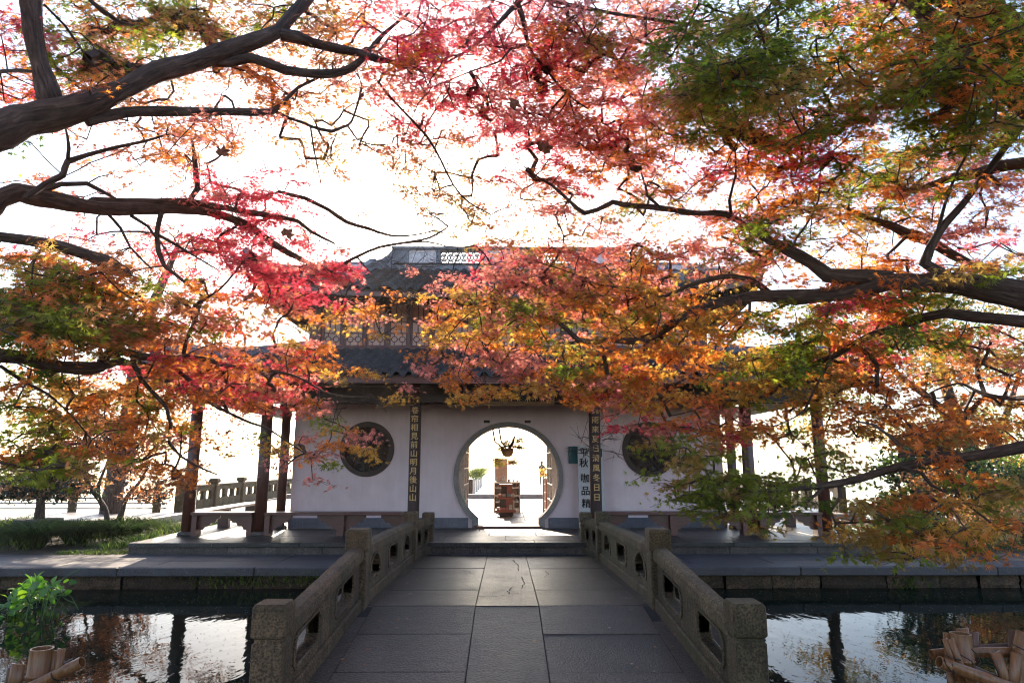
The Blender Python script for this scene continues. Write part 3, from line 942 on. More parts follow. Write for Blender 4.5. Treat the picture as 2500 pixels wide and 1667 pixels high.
crack([cp(1180, 755), cp(1220, 800), cp(1215, 835)], .006)
crack([cp(1385, 838), cp(1410, 855), cp(1385, 885), cp(1330, 897)], .005)
crack([cp(840, 832), cp(900, 840), cp(935, 862)], .004)

POST = [(.112, 0.0), (.112, .53), (.098, .545), (.098, .565), (.117, .578), (.12, .59), (.12, .775), (.105, .80)]
def post(x, y, h=1.0, m='granite', hw=1.0, z=None):
    z = zd(y) if z is None else z
    return MB().sqlathe(x, y, [(a * hw, z - .25 + .25 * (i > 0) + b_ * h) for i, (a, b_) in enumerate(POST)], .014).build('post', M[m], br)


def rail(x, y0, y1, holes, m='granite', x2=None):
    """panel between posts: base beam, pierced slab, rounded hand rail"""
    z0, z1 = zd(y0), zd(y1); L = y1 - y0; sl = (z1 - z0) / L
    x2 = x if x2 is None else x2
    def mp(s, h, t): return (x + (x2 - x) * s / L + t, y0 + s, z0 + sl * s + h)
    H = []
    for k, kind in enumerate(holes):
        c = L * (k + .5) / len(holes) + (0 if len(holes) < 3 else (.0, 0, 0)[k]); w = L / len(holes)
        if kind == 'r':
            a, q = w * .27, .05
            pts = [(c - a + q, .20), (c + a - q, .20), (c + a, .20 + q), (c + a, .44 - q), (c + a - q, .44), (c - a + q, .44), (c - a, .44 - q), (c - a, .20 + q)]
        else:
            a = w * .24; pts = [(c - a, .22), (c - a * .45, .20), (c, .235), (c + a * .45, .20), (c + a, .22), (c + a, .30), (c + a * .8, .38), (c + a * .4, .44), (c, .465), (c - a * .4, .44), (c - a * .8, .38), (c - a, .30)]
        H.append(pts)
    p = link('railing_panel', fillmesh([rect(0, .08, L, .56)] + H, .10, mp, .006), M[m], br)
    # raised frames round the openings
    fr = MB(); rings = []
    for i in range(2):
        s = L * i
        rings.append([mp(s, h, t) for t, h in ((-.085, .50), (-.09, .535), (-.085, .60), (-.05, .632), (.05, .632), (.085, .60), (.09, .535), (.085, .50))])
    fr.loft(rings, True).build('hand_rail', M[m], p)
    rings = [[mp(L * i, h, t) for t, h in ((-.085, -.02), (-.085, .10), (-.07, .115), (.07, .115), (.085, .10), (.085, -.02))] for i in range(2)]
    MB().loft(rings, True).build('base_beam', M[m], p)
    for k, pts in enumerate(H):
        c = sum(q[0] for q in pts) / len(pts)
        big = [(c + (a - c) * 1.17, .325 + (h - .325) * 1.17) for a, h in pts]
        link('moulding', fillmesh([big, pts], .124, mp, .004), M[m], p)
    return p
for s, m, (xn, xm, xf, xe) in ((-1, 'granite', (1.68, 1.60, 1.61, 1.44)), (1, 'granite_g', (1.745, 1.665, 1.645, 1.49))):
    post(s * xn, 5.05, 1.0, m); post(s * xm, APEX, 1.0, m); post(s * xf, 11.5, .98, m)
    post(s * xe, 12.62, .80, m, .9, z=-.12)
    rail(s * xn, 5.17, APEX - .12, 'rr', m, s * xm); rail(s * xm, APEX + .12, 11.38, 'ara', m, s * xf)
    rail(s * (xf - .02), 11.62, 12.51, 'rr', m, s * (xe + .01))

# ------------------------------------------------------------------ lakeside balustrades and pipe railing
def balustrade(x, y0, n, label):
    t = thing('balustrade', (x, y0, -.06), label, 'balustrade', 'stone balustrades along the lakeside terrace')
    sp = 2.3
    for i in range(n + 1):
        y = y0 + i * sp
        MB().sqlathe(x, y, [(.13, -.06), (.13, .70), (.10, .72), (.10, .76), (.15, .79), (.15, .86), (.12, .92)], .02).build('post', M['granite_g'], t)
        if i < n:
            H = [rect(a, .28, a + .42, .52) for a in (.22, .86, 1.45)]
            H = [[(q[0][0] + .05, .26), (q[1][0] - .05, .26), (q[1][0], .31), (q[1][0], .49), (q[1][0] - .05, .54), (q[0][0] + .05, .54), (q[0][0], .49), (q[0][0], .31)] for q in H]
            link('panel', fillmesh([rect(.0, -.04, sp - .26, .70)] + H, .12, lambda s_, h, t_: (x + t_, y + .13 + s_, h)), M['granite_g'], t)
            MB().box(x - .09, y + .13, .66, x + .09, y + sp - .13, .74, .015).build('hand_rail', M['granite_g'], t)
balustrade(-9.9, 20.6, 9, 'weathered stone balustrade with pierced panels seen past the leftmost porch columns')
balustrade(10.3, 20.6, 9, 'weathered stone balustrade seen through the leaves behind the rightmost porch columns')
pr = thing('pipe_railing', (-15, 20.2, -.2), 'low pipe railing with four rails along the lake behind the left shrubs', 'railing')
for z in (.10, .25, .40, .56):
    MB().tube([(-26, 20.2, z), (-10.1, 20.2, z)], .022, 8).build('rail', M['steel'], pr, True)
for k in range(7):
    MB().sqlathe(-25.4 + k * 2.5, 20.2, [(.09, -.3), (.09, .62), (.11, .65), (.11, .72), (.07, .76)], .015).build('post', M['granite_g'], pr)
kb = thing('lakeside_kerb', (-13, 17.9, -.2), 'raised stone kerb edging the lakeside walk at far left', 'kerb')
x = -24
while x < -9.4:
    w = random.uniform(1.4, 2.2)
    MB().box(x, 17.3, -.3, min(x + w, -9.3) - .01, 20.0, .0 + random.uniform(-.005, .005), .015).build('kerb_stone', M['pale'], kb); x += w
kw = thing('terrace_kerb', (0, 29, -.06), 'low stone kerb across the terrace seen through the moon gate', 'kerb')
for k in range(10):
    MB().box(-9.5 + k * 1.94, 28.6, -.06, -9.5 + k * 1.94 + 1.93, 29.0, .12, .012).build('kerb_stone', M['ring'], kw)

# ------------------------------------------------------------------ things inside and behind the gate
st = thing('display_stand', (CX, 18.3, 0), 'tiered reddish wooden display stand with trays facing the moon gate', 'display stand')
def C(u, v, Y): return at((1060 + u / 5.809) / 1.063, (1020 + v / 5.809) / 1.063, Y)
YS = 18.2
def cbox(u0, v0, u1, v1, Y, d, name, m, par, c=.006):
    a, q = C(u0, v1, Y), C(u1, v0, Y)
    return MB().box(a.x, Y, a.z, q.x, Y + d, q.z, c).build(name, M[m], par)
a0 = C(918, 1383, YS).z
cbox(918, 1340, 1125, 1383, YS, .36, 'plinth', 'shelfdark', st)
MB().box(C(918, 0, YS).x + .03, YS + .02, 0, C(1125, 0, YS).x - .03, YS + .34, max(.02, a0)).build('base', M['shelfdark'], st)
for (u0, v0, u1, v1, d) in ((868, 1305, 1165, 1340, .52), (900, 1122, 1140, 1152, .42), (925, 938, 1110, 968, .34)):
    cbox(u0, v0, u1, v1, YS - .06, d, 'tray', 'shelfred', st)
for (u0, v0, u1, v1) in ((930, 1152, 1020, 1305), (952, 968, 1030, 1122)):
    cbox(u0, v0, u1, v1, YS + .03, .2, 'upright', 'shelfdark', st)
    cbox(u1, v0, u1 + 95 - (20 if v0 < 1000 else 0), v1, YS + .06, .2, 'back_panel', 'shelfred', st)
pal = [plain('cover_print', c, .5) for c in ((.62, .22, .17), (.5, .38, .3), (.22, .32, .33), (.55, .5, .42), (.3, .12, .1), (.12, .2, .22))]
bk = []
def book(u0, v0, u1, v1, Y, d, k, lab):
    a, q = C(u0, v1, Y), C(u1, v0, Y)
    o = MB().box(a.x, Y, a.z, q.x, Y + d, q.z, .003).build('book', pal[k % 6])
    tag(o, lab, 'book', 'books on the tiered stand')
for k in range(5): book(890 + k * 42, 1270, 928 + k * 42, 1304, YS, .12, 0, ORD[k] + ' pink box from the left on the lowest tray of the tiered stand')
for k, u in enumerate((905, 965, 1030, 1085)): book(u, 1076, u + 50, 1121, YS, .03, k, ORD[k] + ' upright card from the left on the middle tray of the tiered stand')
book(1036, 1210, 1090, 1304, YS + .13, .1, 1, 'tan box behind the paler box on the lowest tray of the tiered stand'); book(1062, 1232, 1108, 1304, YS - .02, .1, 3, 'pale box in the middle of the lowest tray of the tiered stand'); book(1115, 1190, 1138, 1304, YS, .1, 3, 'tall narrow pale box at the right of the lowest tray of the tiered stand')
cb = thing('display_cabinet', (CX, 19.9, 0), 'wide pale glass fronted display cabinet behind the reddish stand', 'cabinet')
YB = 19.75
cbox(848, 905, 1222, 925, YB, .5, 'top', 'shelfwhite', cb)
for v in (980, 1090, 1180): cbox(862, v, 1208, v + 22, YB + .03, .44, 'shelf', 'shelfwhite', cb)
for u in (848, 1208): cbox(u, 925, u + 14, 1275, YB, .5, 'side', 'shelfwhite', cb)
cbox(862, 925, 1208, 1275, YB + .46, .02, 'back', 'cardboard', cb)
MB().box(C(848, 0, YB).x, YB + .02, 0, C(1222, 0, YB).x, YB + .5, C(848, 1275, YB).z - .003).build('base', M['shelfwhite'], cb)
for r_, v in enumerate((925, 1010, 1118)):
    for k in range(7):
        u = 880 + k * 46 + random.uniform(-6, 6); h = random.uniform(25, 50); v1 = (980, 1090, 1180)[r_]
        a, q = C(u, v1, YB + .1), C(u + random.uniform(16, 30), v1 - h, YB + .1)
        o = MB().lathe((a.x + q.x) / 2, YB + .15, [((q.x - a.x) / 2, a.z + .001), ((q.x - a.x) / 2, a.z * .4 + q.z * .6), ((q.x - a.x) / 4, q.z)], 10).build('jar', pal[(k + r_) % 6])
        tag(o, ORD[k] + ' jar from the left on the ' + ('top', 'middle', 'lowest')[r_] + ' shelf of the pale display cabinet', 'jar', 'jars in the display cabinet')
for k, (u, w, h, mm) in enumerate(((890, 34, 60, 'shelfwhite'), (940, 26, 84, 'cardboard'), (985, 44, 110, 'shelfwhite'), (1060, 36, 46, 'shelfdark'), (1130, 30, 40, 'cardboard'), (1180, 40, 30, 'shelfwhite'))):
    a, q = C(u - w / 2, 905, YB + .2), C(u + w / 2, 905 - h, YB + .2); hw_ = (q.x - a.x) / 2
    o = MB().lathe((a.x + q.x) / 2, YB + .25, [(hw_ * .6, a.z), (hw_, a.z * .7 + q.z * .3), (hw_ * .8, a.z * .4 + q.z * .6), (hw_ * .3, a.z * .2 + q.z * .8), (hw_ * .4, q.z)], 10).build('ornament', M[mm], None, True)
    tag(o, ORD[k] + ' ornament from the left on top of the pale display cabinet', 'ornament', 'ornaments on the display cabinet')
po = thing('poster_board', (C(948, 860, 20.4).x, 20.4, .6), 'upright brownish poster board rising behind the display cabinet', 'poster')
cbox(860, 577, 1038, 960, 20.4, .04, 'board', 'cardboard', po)
for u in (880, 1010): cbox(u, 862, u + 12, 1200, 20.42, .03, 'leg', 'shelfdark', po)
def shelfunit(sx, label):
    t = thing('bookshelf', (CX + sx * 1.25, 17.4, 0), label, 'bookshelf', 'tall shelves either side inside the gate')
    x0, x1 = sorted((CX + sx * 1.07, CX + sx * 1.43))
    for y in (16.3, 17.3, 18.3): MB().box(x0, y, 0, x1, y + .03, 2.2).build('side', M['shelfwhite'], t)
    for k in range(6):
        MB().box(x0, 16.335, .08 + k * .4, x1, 17.295, .105 + k * .4).build('shelf', M['shelfwhite'], t)
        MB().box(x0, 17.335, .08 + k * .4, x1, 18.295, .105 + k * .4).build('shelf', M['shelfwhite'], t)
    for k in range(5):
        for j in range(5):
            y = 16.42 + j * .36 + (.06 if j > 2 else 0); w = random.uniform(.1, .22); h = random.uniform(.12, .3)
            o = MB().box(x0 + .05, y, .106 + k * .4, x1 - .04, y + w, .106 + k * .4 + h, .004).build('boxed_souvenir', pal[random.randrange(6)])
            tag(o, ORD[j] + ' souvenir box from the front, ' + ORD[k] + ' shelf up, ' + ('left' if sx < 0 else 'right') + ' shelf unit', 'box', 'souvenirs on the ' + ('left' if sx < 0 else 'right') + ' shelves')
shelfunit(-1, 'tall pale shelf unit just inside the moon gate on the left')
shelfunit(1, 'tall pale shelf unit just inside the moon gate on the right')

# ------------------------------------------------------------------ foliage engine
def leaf_template(kind='maple'):
    if kind == 'maple':
        lob = [(0, 1.0), (40, .95), (80, .76), (125, .45)]
        outl = []
        seq = [(-125, .45), (-80, .76), (-40, .95), (0, 1.0), (40, .95), (80, .76), (125, .45)]
        for i, (a, r) in enumerate(seq):
            if i: outl.append((seq[i - 1][0] / 2 + a / 2, .25))
            outl.append((a, r))
        outl.append((180, .10))
        v = [(0, 0, 0)] + [(r * math.sin(R(a)), r * math.cos(R(a)), -.22 * r * r) for a, r in outl]
        n = len(outl)
        f = [(0, 1 + (i + 1) % n, 1 + i) for i in range(n)]
    elif kind == 'plane':
        seq = [(-105, .7), (-80, .5), (-52, .95), (-28, .55), (0, 1.05), (28, .55), (52, .95), (80, .5), (105, .7), (150, .45), (180, .2), (210, .45)]
        v = [(0, 0, 0)] + [(r * math.sin(R(a)), r * math.cos(R(a)), -.30 * r * r + .1 * math.sin(R(a * 3))) for a, r in seq]
        n = len(seq); f = [(0, 1 + (i + 1) % n, 1 + i) for i in range(n)]
    else:
        v = [(0, -.9, 0), (.36, -.2, .06), (.30, .35, .03), (0, 1.0, -.18), (-.30, .35, .03), (-.36, -.2, .06)]
        f = [(0, 1, 2), (0, 2, 3), (0, 3, 4), (0, 4, 5)]
    return np.array(v, float), np.array(f, int)


def colmesh(name, V, Fc, Cv):
    """V (n,3), Fc (m,3) triangles, Cv (n,3) colours"""
    me = bpy.data.meshes.new(name)
    me.vertices.add(len(V)); me.vertices.foreach_set('co', V.astype(np.float32).ravel())
    m_ = len(Fc)
    me.loops.add(m_ * 3); me.loops.foreach_set('vertex_index', Fc.astype(np.int32).ravel())
    me.polygons.add(m_); me.polygons.foreach_set('loop_start', np.arange(0, m_ * 3, 3, dtype=np.int32))
    a = me.color_attributes.new('col', 'FLOAT_COLOR', 'POINT')
    a.data.foreach_set('color', np.concatenate([Cv, np.ones((len(Cv), 1))], 1).astype(np.float32).ravel())
    me.update(calc_edges=True)
    return me


def frames(N, D):
    """rows: right, along, normal"""
    N = N / np.linalg.norm(N, axis=1, keepdims=True)
    D = D - N * (D * N).sum(1, keepdims=True); D = D / (np.linalg.norm(D, axis=1, keepdims=True) + 1e-9)
    return np.stack([np.cross(D, N), D, N], 1)


def scatter(tv, tf, P, B, S, Cc):
    k = len(tv)
    V = (P[:, None, :] + S[:, None, None] * np.einsum('kc,ncd->nkd', tv, B)).reshape(-1, 3)
    Fc = (tf[None] + (np.arange(len(P)) * k)[:, None, None]).reshape(-1, 3)
    return V, Fc, np.repeat(Cc, k, 0)


HUES = {   # base colours of the leaves themselves
    'R': (.88, .09, .14), 'P': (.90, .33, .27), 'O': (.88, .30, .05), 'Y': (.82, .47, .07), 'G': (.28, .36, .03),
    'D': (.14, .23, .02), 'B': (.66, .29, .12), 'T': (.52, .34, .08),
}
MTV, MTF = leaf_template('maple')


def bark_tube(b, pts, rad, n, along):
    """tube plus a coordinate that runs along the limb for the bark furrows"""
    L = 0; o = len(b.v)
    b.tube(pts, rad, n, True, .05)
    for i, p in enumerate(pts):
        if i: L += (Vector(p) - Vector(pts[i - 1])).length
        for k in range(n):
            a = 2 * math.pi * k / n
            along.append((L, rad[i] * math.cos(a) + .37 * o % 3, rad[i] * math.sin(a)))


def smooth_path(P, W_, step):
    """Catmull-Rom through points with radii"""
    P = [np.array(p, float) for p in P]; out = []; rad = []
    for i in range(len(P) - 1):
        p0, p1, p2, p3 = P[max(i - 1, 0)], P[i], P[i + 1], P[min(i + 2, len(P) - 1)]
        n = max(1, int(np.linalg.norm(p2 - p1) / step))
        for j in range(n):
            t = j / n
            out.append(.5 * (2 * p1 + (p2 - p0) * t + (2 * p0 - 5 * p1 + 4 * p2 - p3) * t * t + (3 * p1 - p0 - 3 * p2 + p3) * t ** 3))
            rad.append(W_[i] + (W_[i + 1] - W_[i]) * t)
    out.append(P[-1]); rad.append(W_[-1])
    return out, rad


class Tree:
    def __init__(s, name, loc, label, cat='tree', group=None):
        s.root = thing(name, loc, label, cat, group); s.P2 = []; s.P3 = []; s.r = []; s.limbs = {}

    def limb(s, key, pts, Y0=None, Y1=None, parent=None, dY=0.0, pre=None, prer=None, name='limb', wmul=1.0):
        n = len(pts)
        if parent:
            q = s.limbs[parent]; d = [(a[0] - pts[0][0]) ** 2 + (a[1] - pts[0][1]) ** 2 for a in q[0]]
            k = int(np.argmin(d)); Y0 = q[1][k]; Y1 = Y0 + dY
        L = [0]
        for i in range(1, n): L.append(L[-1] + math.hypot(pts[i][0] - pts[i - 1][0], pts[i][1] - pts[i - 1][1]))
        Ys = [Y0 + (Y1 - Y0) * l / max(L[-1], 1) + (random.uniform(-.04, .04) if 0 < i < n - 1 else 0) for i, l in enumerate(L)]
        P = [at(p[0], p[1], y) for p, y in zip(pts, Ys)]
        W_ = [max(.003, p[2] / 2 * 1.063 * y * 1.0 / F) * wmul for p, y in zip(pts, Ys)]
        if pre: P = [Vector(q) for q in pre] + P; W_ = list(prer) + W_
        out, rad = smooth_path(P, W_, .09)
        ph = random.uniform(0, 9)
        rad = [r_ * (1 + .09 * math.sin(i * .83 + ph) * math.sin(i * .31 + 2 * ph) + .05 * math.sin(i * 2.1 + ph)) for i, r_ in enumerate(rad)]
        b = MB(); al = []
        big = max(W_)
        bark_tube(b, [tuple(p) for p in out], rad, 14 if big > .06 else 9 if big > .02 else 6, al)
        me = b.me(name); me.materials.append(M['bark'])
        a_ = me.attributes.new('along', 'FLOAT_VECTOR', 'POINT'); a_.data.foreach_set('vector', np.array(al, np.float32).ravel())
        link(name, me, None, s.root, True)
        s.limbs[key] = ([(p[0], p[1]) for p in pts], Ys)
        O = np.array(out); pr_, zc = project(O)
        for i in range(len(out)):
            if zc[i] > 1: s.P3.append(out[i]); s.P2.append(pr_[i]); s.r.append(rad[i])

    def finish(s, S3, hues, leaves, size, spread=.20, hang=.5, nleaf=300, tv=MTV, tf=MTF, mat='leaf', twig=True, jit=.14, leafname='leaf', radial=6):
        """S3 spray centres (n,3), hues (n,) keys; grows twigs to them and sets leaves"""
        n = len(S3); base = np.array(s.P3); nb = len(base)
        nodes = np.concatenate([base, S3]); par = np.full(nb + n, -1)
        best = np.full(n, 1e9); bi = np.zeros(n, int)
        for a in range(0, nb, 400):
            d = np.linalg.norm(S3[:, None] - base[None, a:a + 400], axis=2); k = d.argmin(1); v = d[np.arange(n), k]
            q = v < best; best[q] = v[q]; bi[q] = a + k[q]
        done = np.zeros(n, bool)
        for _ in range(n):
            m_ = np.where(done, 1e9, best); i = int(m_.argmin()); done[i] = True; par[nb + i] = bi[i]
            d = np.linalg.norm(S3 - S3[i], axis=1) * 1.0 + .02; q = (~done) & (d < best); best[q] = d[q]; bi[q] = nb + i
        cnt = np.ones(nb + n)
        # number of sprays carried by each twig
        for i in range(n):
            j = par[nb + i]
            g_ = 0
            while j >= nb and g_ < 60: cnt[j] += 1; j = par[j]; g_ += 1
        if twig:
            b = MB()
            for i in range(n):
                a, c = Vector(nodes[par[nb + i]]), Vector(S3[i]); d = (c - a)
                r0 = .0026 + .0024 * math.sqrt(cnt[nb + i]); L = d.length
                k = max(2, min(6, int(L / .12)))
                pts = [a + d * (t / k) + (Vector((random.gauss(0, 1), random.gauss(0, 1), random.gauss(0, 1) + .5)) * (.05 * L * math.sin(math.pi * t / k)) if 0 < t < k else Vector()) for t in range(k + 1)]
                b.tube(pts, [r0 * (1.15 - .3 * t / k) for t in range(k + 1)], 4, False)
            b.build('twigs', M['bark'], s.root)['kind'] = 'stuff'
        # leaves
        P = []; D = []; H = []
        tw = MB()
        for i in range(n):
            a = nodes[par[nb + i]]; d = S3[i] - a; d[2] *= .3; d = d / (np.linalg.norm(d) + 1e-6)
            nl = leaves[i]; az0 = math.atan2(d[1], d[0])
            for k in range(radial):
                az = az0 + random.uniform(-1.5, 1.5); L = spread * random.uniform(.5, 1.25)
                e = np.array([math.cos(az), math.sin(az), random.uniform(-.42, .14)]) * L
                if twig: tw.tube([S3[i], S3[i] + e * .55 + np.array([0, 0, .012]), S3[i] + e], .0018, 3, False)
                for q in range(max(1, nl // radial)):
                    t = random.uniform(.15, 1.05)
                    P.append(S3[i] + e * t + rng.normal(0, .040, 3) * np.array([1, 1, .6])); D.append(e / L + rng.normal(0, .6, 3)); H.append(hues[i])
        if twig: tw.build('twiglets', M['bark'], s.root)['kind'] = 'stuff'
        P = np.array(P); D = np.array(D); N_ = len(P)
        Nn = np.stack([rng.normal(0, .45, N_), rng.normal(-hang, .45, N_), np.abs(rng.normal(.75, .35, N_))], 1)
        D[:, 2] -= .35
        B = frames(Nn, D)
        S = size * rng.uniform(.55, 1.25, N_)
        Cc = np.array([HUES[h] for h in H]) * rng.uniform(.72, 1.22, (N_, 1)) * rng.uniform(.93, 1.07, (N_, 3))
        pr_, zc = project(P)
        vis = (zc > .5) & (pr_[:, 0] > -20) & (pr_[:, 0] < 2372) & (pr_[:, 1] > -20) & (pr_[:, 1] < 1590)
        sc_ = np.where(vis, S / np.maximum(zc, .3), 0)
        top = np.argsort(-sc_)[:nleaf] if nleaf else np.array([], int)
        # the largest leaves singly, from a few shared leaf meshes
        if len(top):
            pick = Cc[rng.choice(top, 14)]
            mes = []
            for c in pick:
                m_ = colmesh('leaf', tv, tf, np.repeat(c[None], len(tv), 0)); m_.materials.append(M[mat]); mes.append(m_)
            inv = Matrix.Translation(-s.root.location)
            for i in top:
                k = int(((pick - Cc[i]) ** 2).sum(1).argmin())
                o = bpy.data.objects.new(leafname, mes[k]); o.parent = s.root; o.matrix_parent_inverse = inv
                mt = Matrix(((B[i, 0, 0], B[i, 1, 0], B[i, 2, 0]), (B[i, 0, 1], B[i, 1, 1], B[i, 2, 1]), (B[i, 0, 2], B[i, 1, 2], B[i, 2, 2])))
                o.matrix_basis = Matrix.LocRotScale(Vector(P[i]), mt.to_quaternion(), Vector((S[i],) * 3))
                COL.objects.link(o)
        if __import__('os').environ.get('DBG'): print('DBG', s.root.name, n, N_)
        keep = np.ones(N_, bool); keep[top] = False
        V, Fc, Cv = scatter(tv, tf, P[keep], B[keep], S[keep], Cc[keep])
        o = link('foliage', colmesh('foliage', V, Fc, Cv), M[mat], s.root); o['kind'] = 'stuff'
        return N_

# ------------------------------------------------------------------ faint haze volume added to stand in for the backlit bloom
if HAZE > 0:
    hz = MB().box(-5000, -700, -2.3, 5000, 6500, 11.0).build('haze')
    hm = bpy.data.materials.new('haze'); hm.use_nodes = True; hn = hm.node_tree.nodes; hn.clear()
    ho = hn.new('ShaderNodeOutputMaterial'); hv = hn.new('ShaderNodeVolumePrincipled')
    hv.inputs['Color'].default_value = (1.0, .96, .93, 1); hv.inputs['Density'].default_value = HAZE; hv.inputs['Anisotropy'].default_value = .55
    hm.node_tree.links.new(hv.outputs[0], ho.inputs['Volume']); hz.data.materials.append(hm); hz['kind'] = 'stuff'

# ------------------------------------------------------------------ the maples that frame the view
TL = Tree('maple_tree', (-4.5, 3.1, -.45), 'large maple at upper left whose thick limb carries an upright stem', group='maples over the pond')
TL.limb('A', [(0, 300, 85), (72, 274, 76), (144, 259, 72), (216, 234, 56), (288, 202, 50), (360, 166, 50), (432, 148, 48), (504, 122, 44), (576, 97, 40), (641, 72, 36), (666, 40, 32), (705, 0, 30), (735, -40, 26), (790, -140, 18), (860, -230, 8)], 3.9, 5.2,
        pre=[(-4.5, 3.1, -.6), (-4.45, 3.15, .6), (-4.2, 3.3, 1.9), (-3.7, 3.6, 2.9)], prer=[.30, .24, .21, .17], name='trunk')
TL.limb('B', [(122, 245, 60), (92, 150, 46), (76, 72, 46), (70, 0, 48), (60, -90, 44), (60, -220, 34)], parent='A', dY=-.2)
TL.limb('C', [(648, 80, 32), (684, 86, 30), (720, 99, 24), (774, 112, 22), (828, 122, 22), (864, 135, 20), (895, 142, 12), (960, 160, 8), (1010, 175, 4)], parent='A', dY=.3)
TL.limb('D', [(480, 142, 22), (525, 143, 24), (576, 133, 24), (612, 144, 24), (659, 162, 24), (713, 169, 24), (767, 169, 22), (810, 155, 20), (847, 119, 14), (880, 80, 10), (940, 30, 6)], parent='A', dY=.5)
TL.limb('E', [(200, 278, 30), (288, 259, 27), (360, 256, 24), (432, 257, 22), (540, 257, 20), (626, 257, 18), (650, 238, 11), (684, 202, 8), (731, 180, 6)], parent='A', dY=.9)
TL.limb('Ea', [(690, 280, 8), (713, 290, 8), (763, 302, 8), (799, 288, 7), (813, 266, 6), (831, 202, 5)], 5.0, 5.4)
TL.limb('Eb', [(630, 256, 9), (660, 270, 8), (690, 280, 8)], 4.95, 5.0)
TL.limb('Ec', [(713, 290, 5), (722, 350, 4), (735, 410, 3), (742, 450, 2)], 5.0, 5.2)
TL.limb('Ed', [(799, 290, 5), (820, 320, 4), (868, 335, 3), (900, 330, 2)], 5.3, 5.5)
TL.limb('Ba', [(0, 165, 10), (40, 162, 10), (75, 165, 8)], 4.3, 4.0)
TL.limb('Bb', [(100, 10, 6), (150, 60, 6), (185, 110, 5), (200, 135, 4)], 4.1, 4.4)
TL.limb('Bc', [(205, 0, 10), (235, 25, 12), (275, 52, 10), (310, 60, 5)], 4.6, 4.9)
TL.limb('G', [(60, 455, 20), (101, 425, 14), (144, 403, 16), (155, 371, 14), (202, 356, 11), (270, 338, 8), (342, 322, 6), (382, 310, 5)], 4.4, 5.1)
TL.limb('Ga', [(155, 371, 9), (158, 340, 9), (155, 315, 6), (150, 292, 5)], parent='G', dY=-.1)

TM = Tree('maple_tree', (-4.9, 4.3, -.45), 'maple at left whose low spreading limbs reach across the porch with crimson and orange leaves', group='maples over the pond')
TM.limb('F', [(0, 457, 46), (90, 454, 46), (162, 468, 42), (234, 479, 34), (306, 479, 30), (360, 480, 26), (432, 481, 24), (504, 493, 22), (576, 522, 18), (630, 562, 16), (700, 600, 12), (760, 625, 8), (810, 650, 4)], 4.5, 6.9,
        pre=[(-4.9, 4.3, -.6), (-4.85, 4.3, .6), (-4.6, 4.35, 1.8), (-4.1, 4.4, 2.6)], prer=[.27, .2, .17, .12], name='trunk')
TM.limb('Fa', [(205, 468, 20), (216, 461, 18), (288, 464, 18), (360, 463, 18), (432, 464, 18), (540, 482, 14), (684, 508, 10), (716, 533, 8), (770, 560, 5)], parent='F', dY=1.4)
TM.limb('H', [(432, 466, 12), (454, 432, 14), (450, 396, 13), (446, 353, 9), (440, 320, 5)], parent='F', dY=.1)
TM.limb('Fb', [(90, 440, 14), (140, 423, 12), (200, 422, 12), (235, 440, 9), (265, 456, 6)], parent='F', dY=.2)
TM.limb('I', [(0, 544, 27), (72, 553, 26), (144, 568, 26), (202, 586, 24), (252, 604, 34), (288, 625, 24), (302, 632, 14)], 4.2, 4.8, pre=[(-4.75, 4.3, 1.2), (-4.2, 4.25, 2.0)], prer=[.12, .09])
TM.limb('J', [(0, 816, 36), (54, 821, 32), (108, 838, 30), (180, 845, 28), (230, 843, 28), (245, 816, 22), (281, 807, 20), (324, 818, 18), (378, 825, 16), (432, 820, 13), (475, 825, 11), (522, 841, 10), (612, 850, 7), (684, 866, 5), (760, 905, 4), (850, 912, 3)], 4.2, 6.6,
        pre=[(-4.85, 4.3, .5), (-4.3, 4.25, 1.35)], prer=[.13, .09])
TM.limb('Ja', [(236, 842, 18), (260, 835, 15), (281, 829, 14), (306, 834, 12), (324, 870, 11), (360, 910, 9), (382, 935, 8), (392, 974, 8), (389, 1018, 7), (414, 1047, 6), (450, 1069, 4), (500, 1090, 3)], parent='J', dY=.8)
TM.limb('Jb', [(374, 829, 11), (414, 856, 10), (457, 892, 9), (482, 924, 8), (522, 946, 7), (576, 971, 6), (612, 982, 5), (640, 1000, 4), (700, 1040, 3), (740, 1060, 2)], parent='J', dY=1.0)
TM.limb('Jc', [(421, 816, 9), (428, 780, 8), (454, 722, 7), (461, 694, 7), (504, 665, 6), (540, 625, 5), (576, 578, 4)], parent='J', dY=.3)
TM.limb('Jd', [(234, 822, 10), (230, 790, 8), (222, 768, 6), (200, 740, 4)], parent='J', dY=-.2)
TM.limb('Je', [(0, 790, 10), (40, 775, 9), (110, 768, 7), (180, 745, 5)], 4.1, 4.4)
TM.limb('Jf', [(0, 840, 8), (60, 880, 7), (110, 905, 6), (170, 960, 4), (210, 1010, 3)], 4.3, 5.0)
TM.limb('Jg', [(0, 1062, 6), (60, 1075, 5), (120, 1100, 4)], 4.2, 4.6)
TM.limb('K', [(371, 488, 12), (360, 535, 12), (364, 578, 11), (378, 611, 9), (414, 640, 7), (464, 679, 6)], parent='F', dY=.2)
TM.limb('Ka', [(240, 484, 9), (277, 524, 8), (299, 568, 6), (349, 618, 4)], parent='F', dY=.2)
TM.limb('Kb', [(364, 540, 8), (400, 560, 7), (450, 590, 5), (500, 620, 3)], parent='K', dY=.3)
TM.limb('Kc', [(300, 495, 9), (340, 520, 8), (358, 545, 6)], parent='F', dY=.1)
TM.limb('L', [(700, 455, 10), (753, 481, 10), (796, 510, 9), (846, 525, 8), (897, 541, 6), (950, 540, 4), (1000, 530, 2)], 6.6, 7.3)
TM.limb('La', [(640, 440, 8), (670, 448, 9), (700, 455, 10)], 6.4, 6.6)
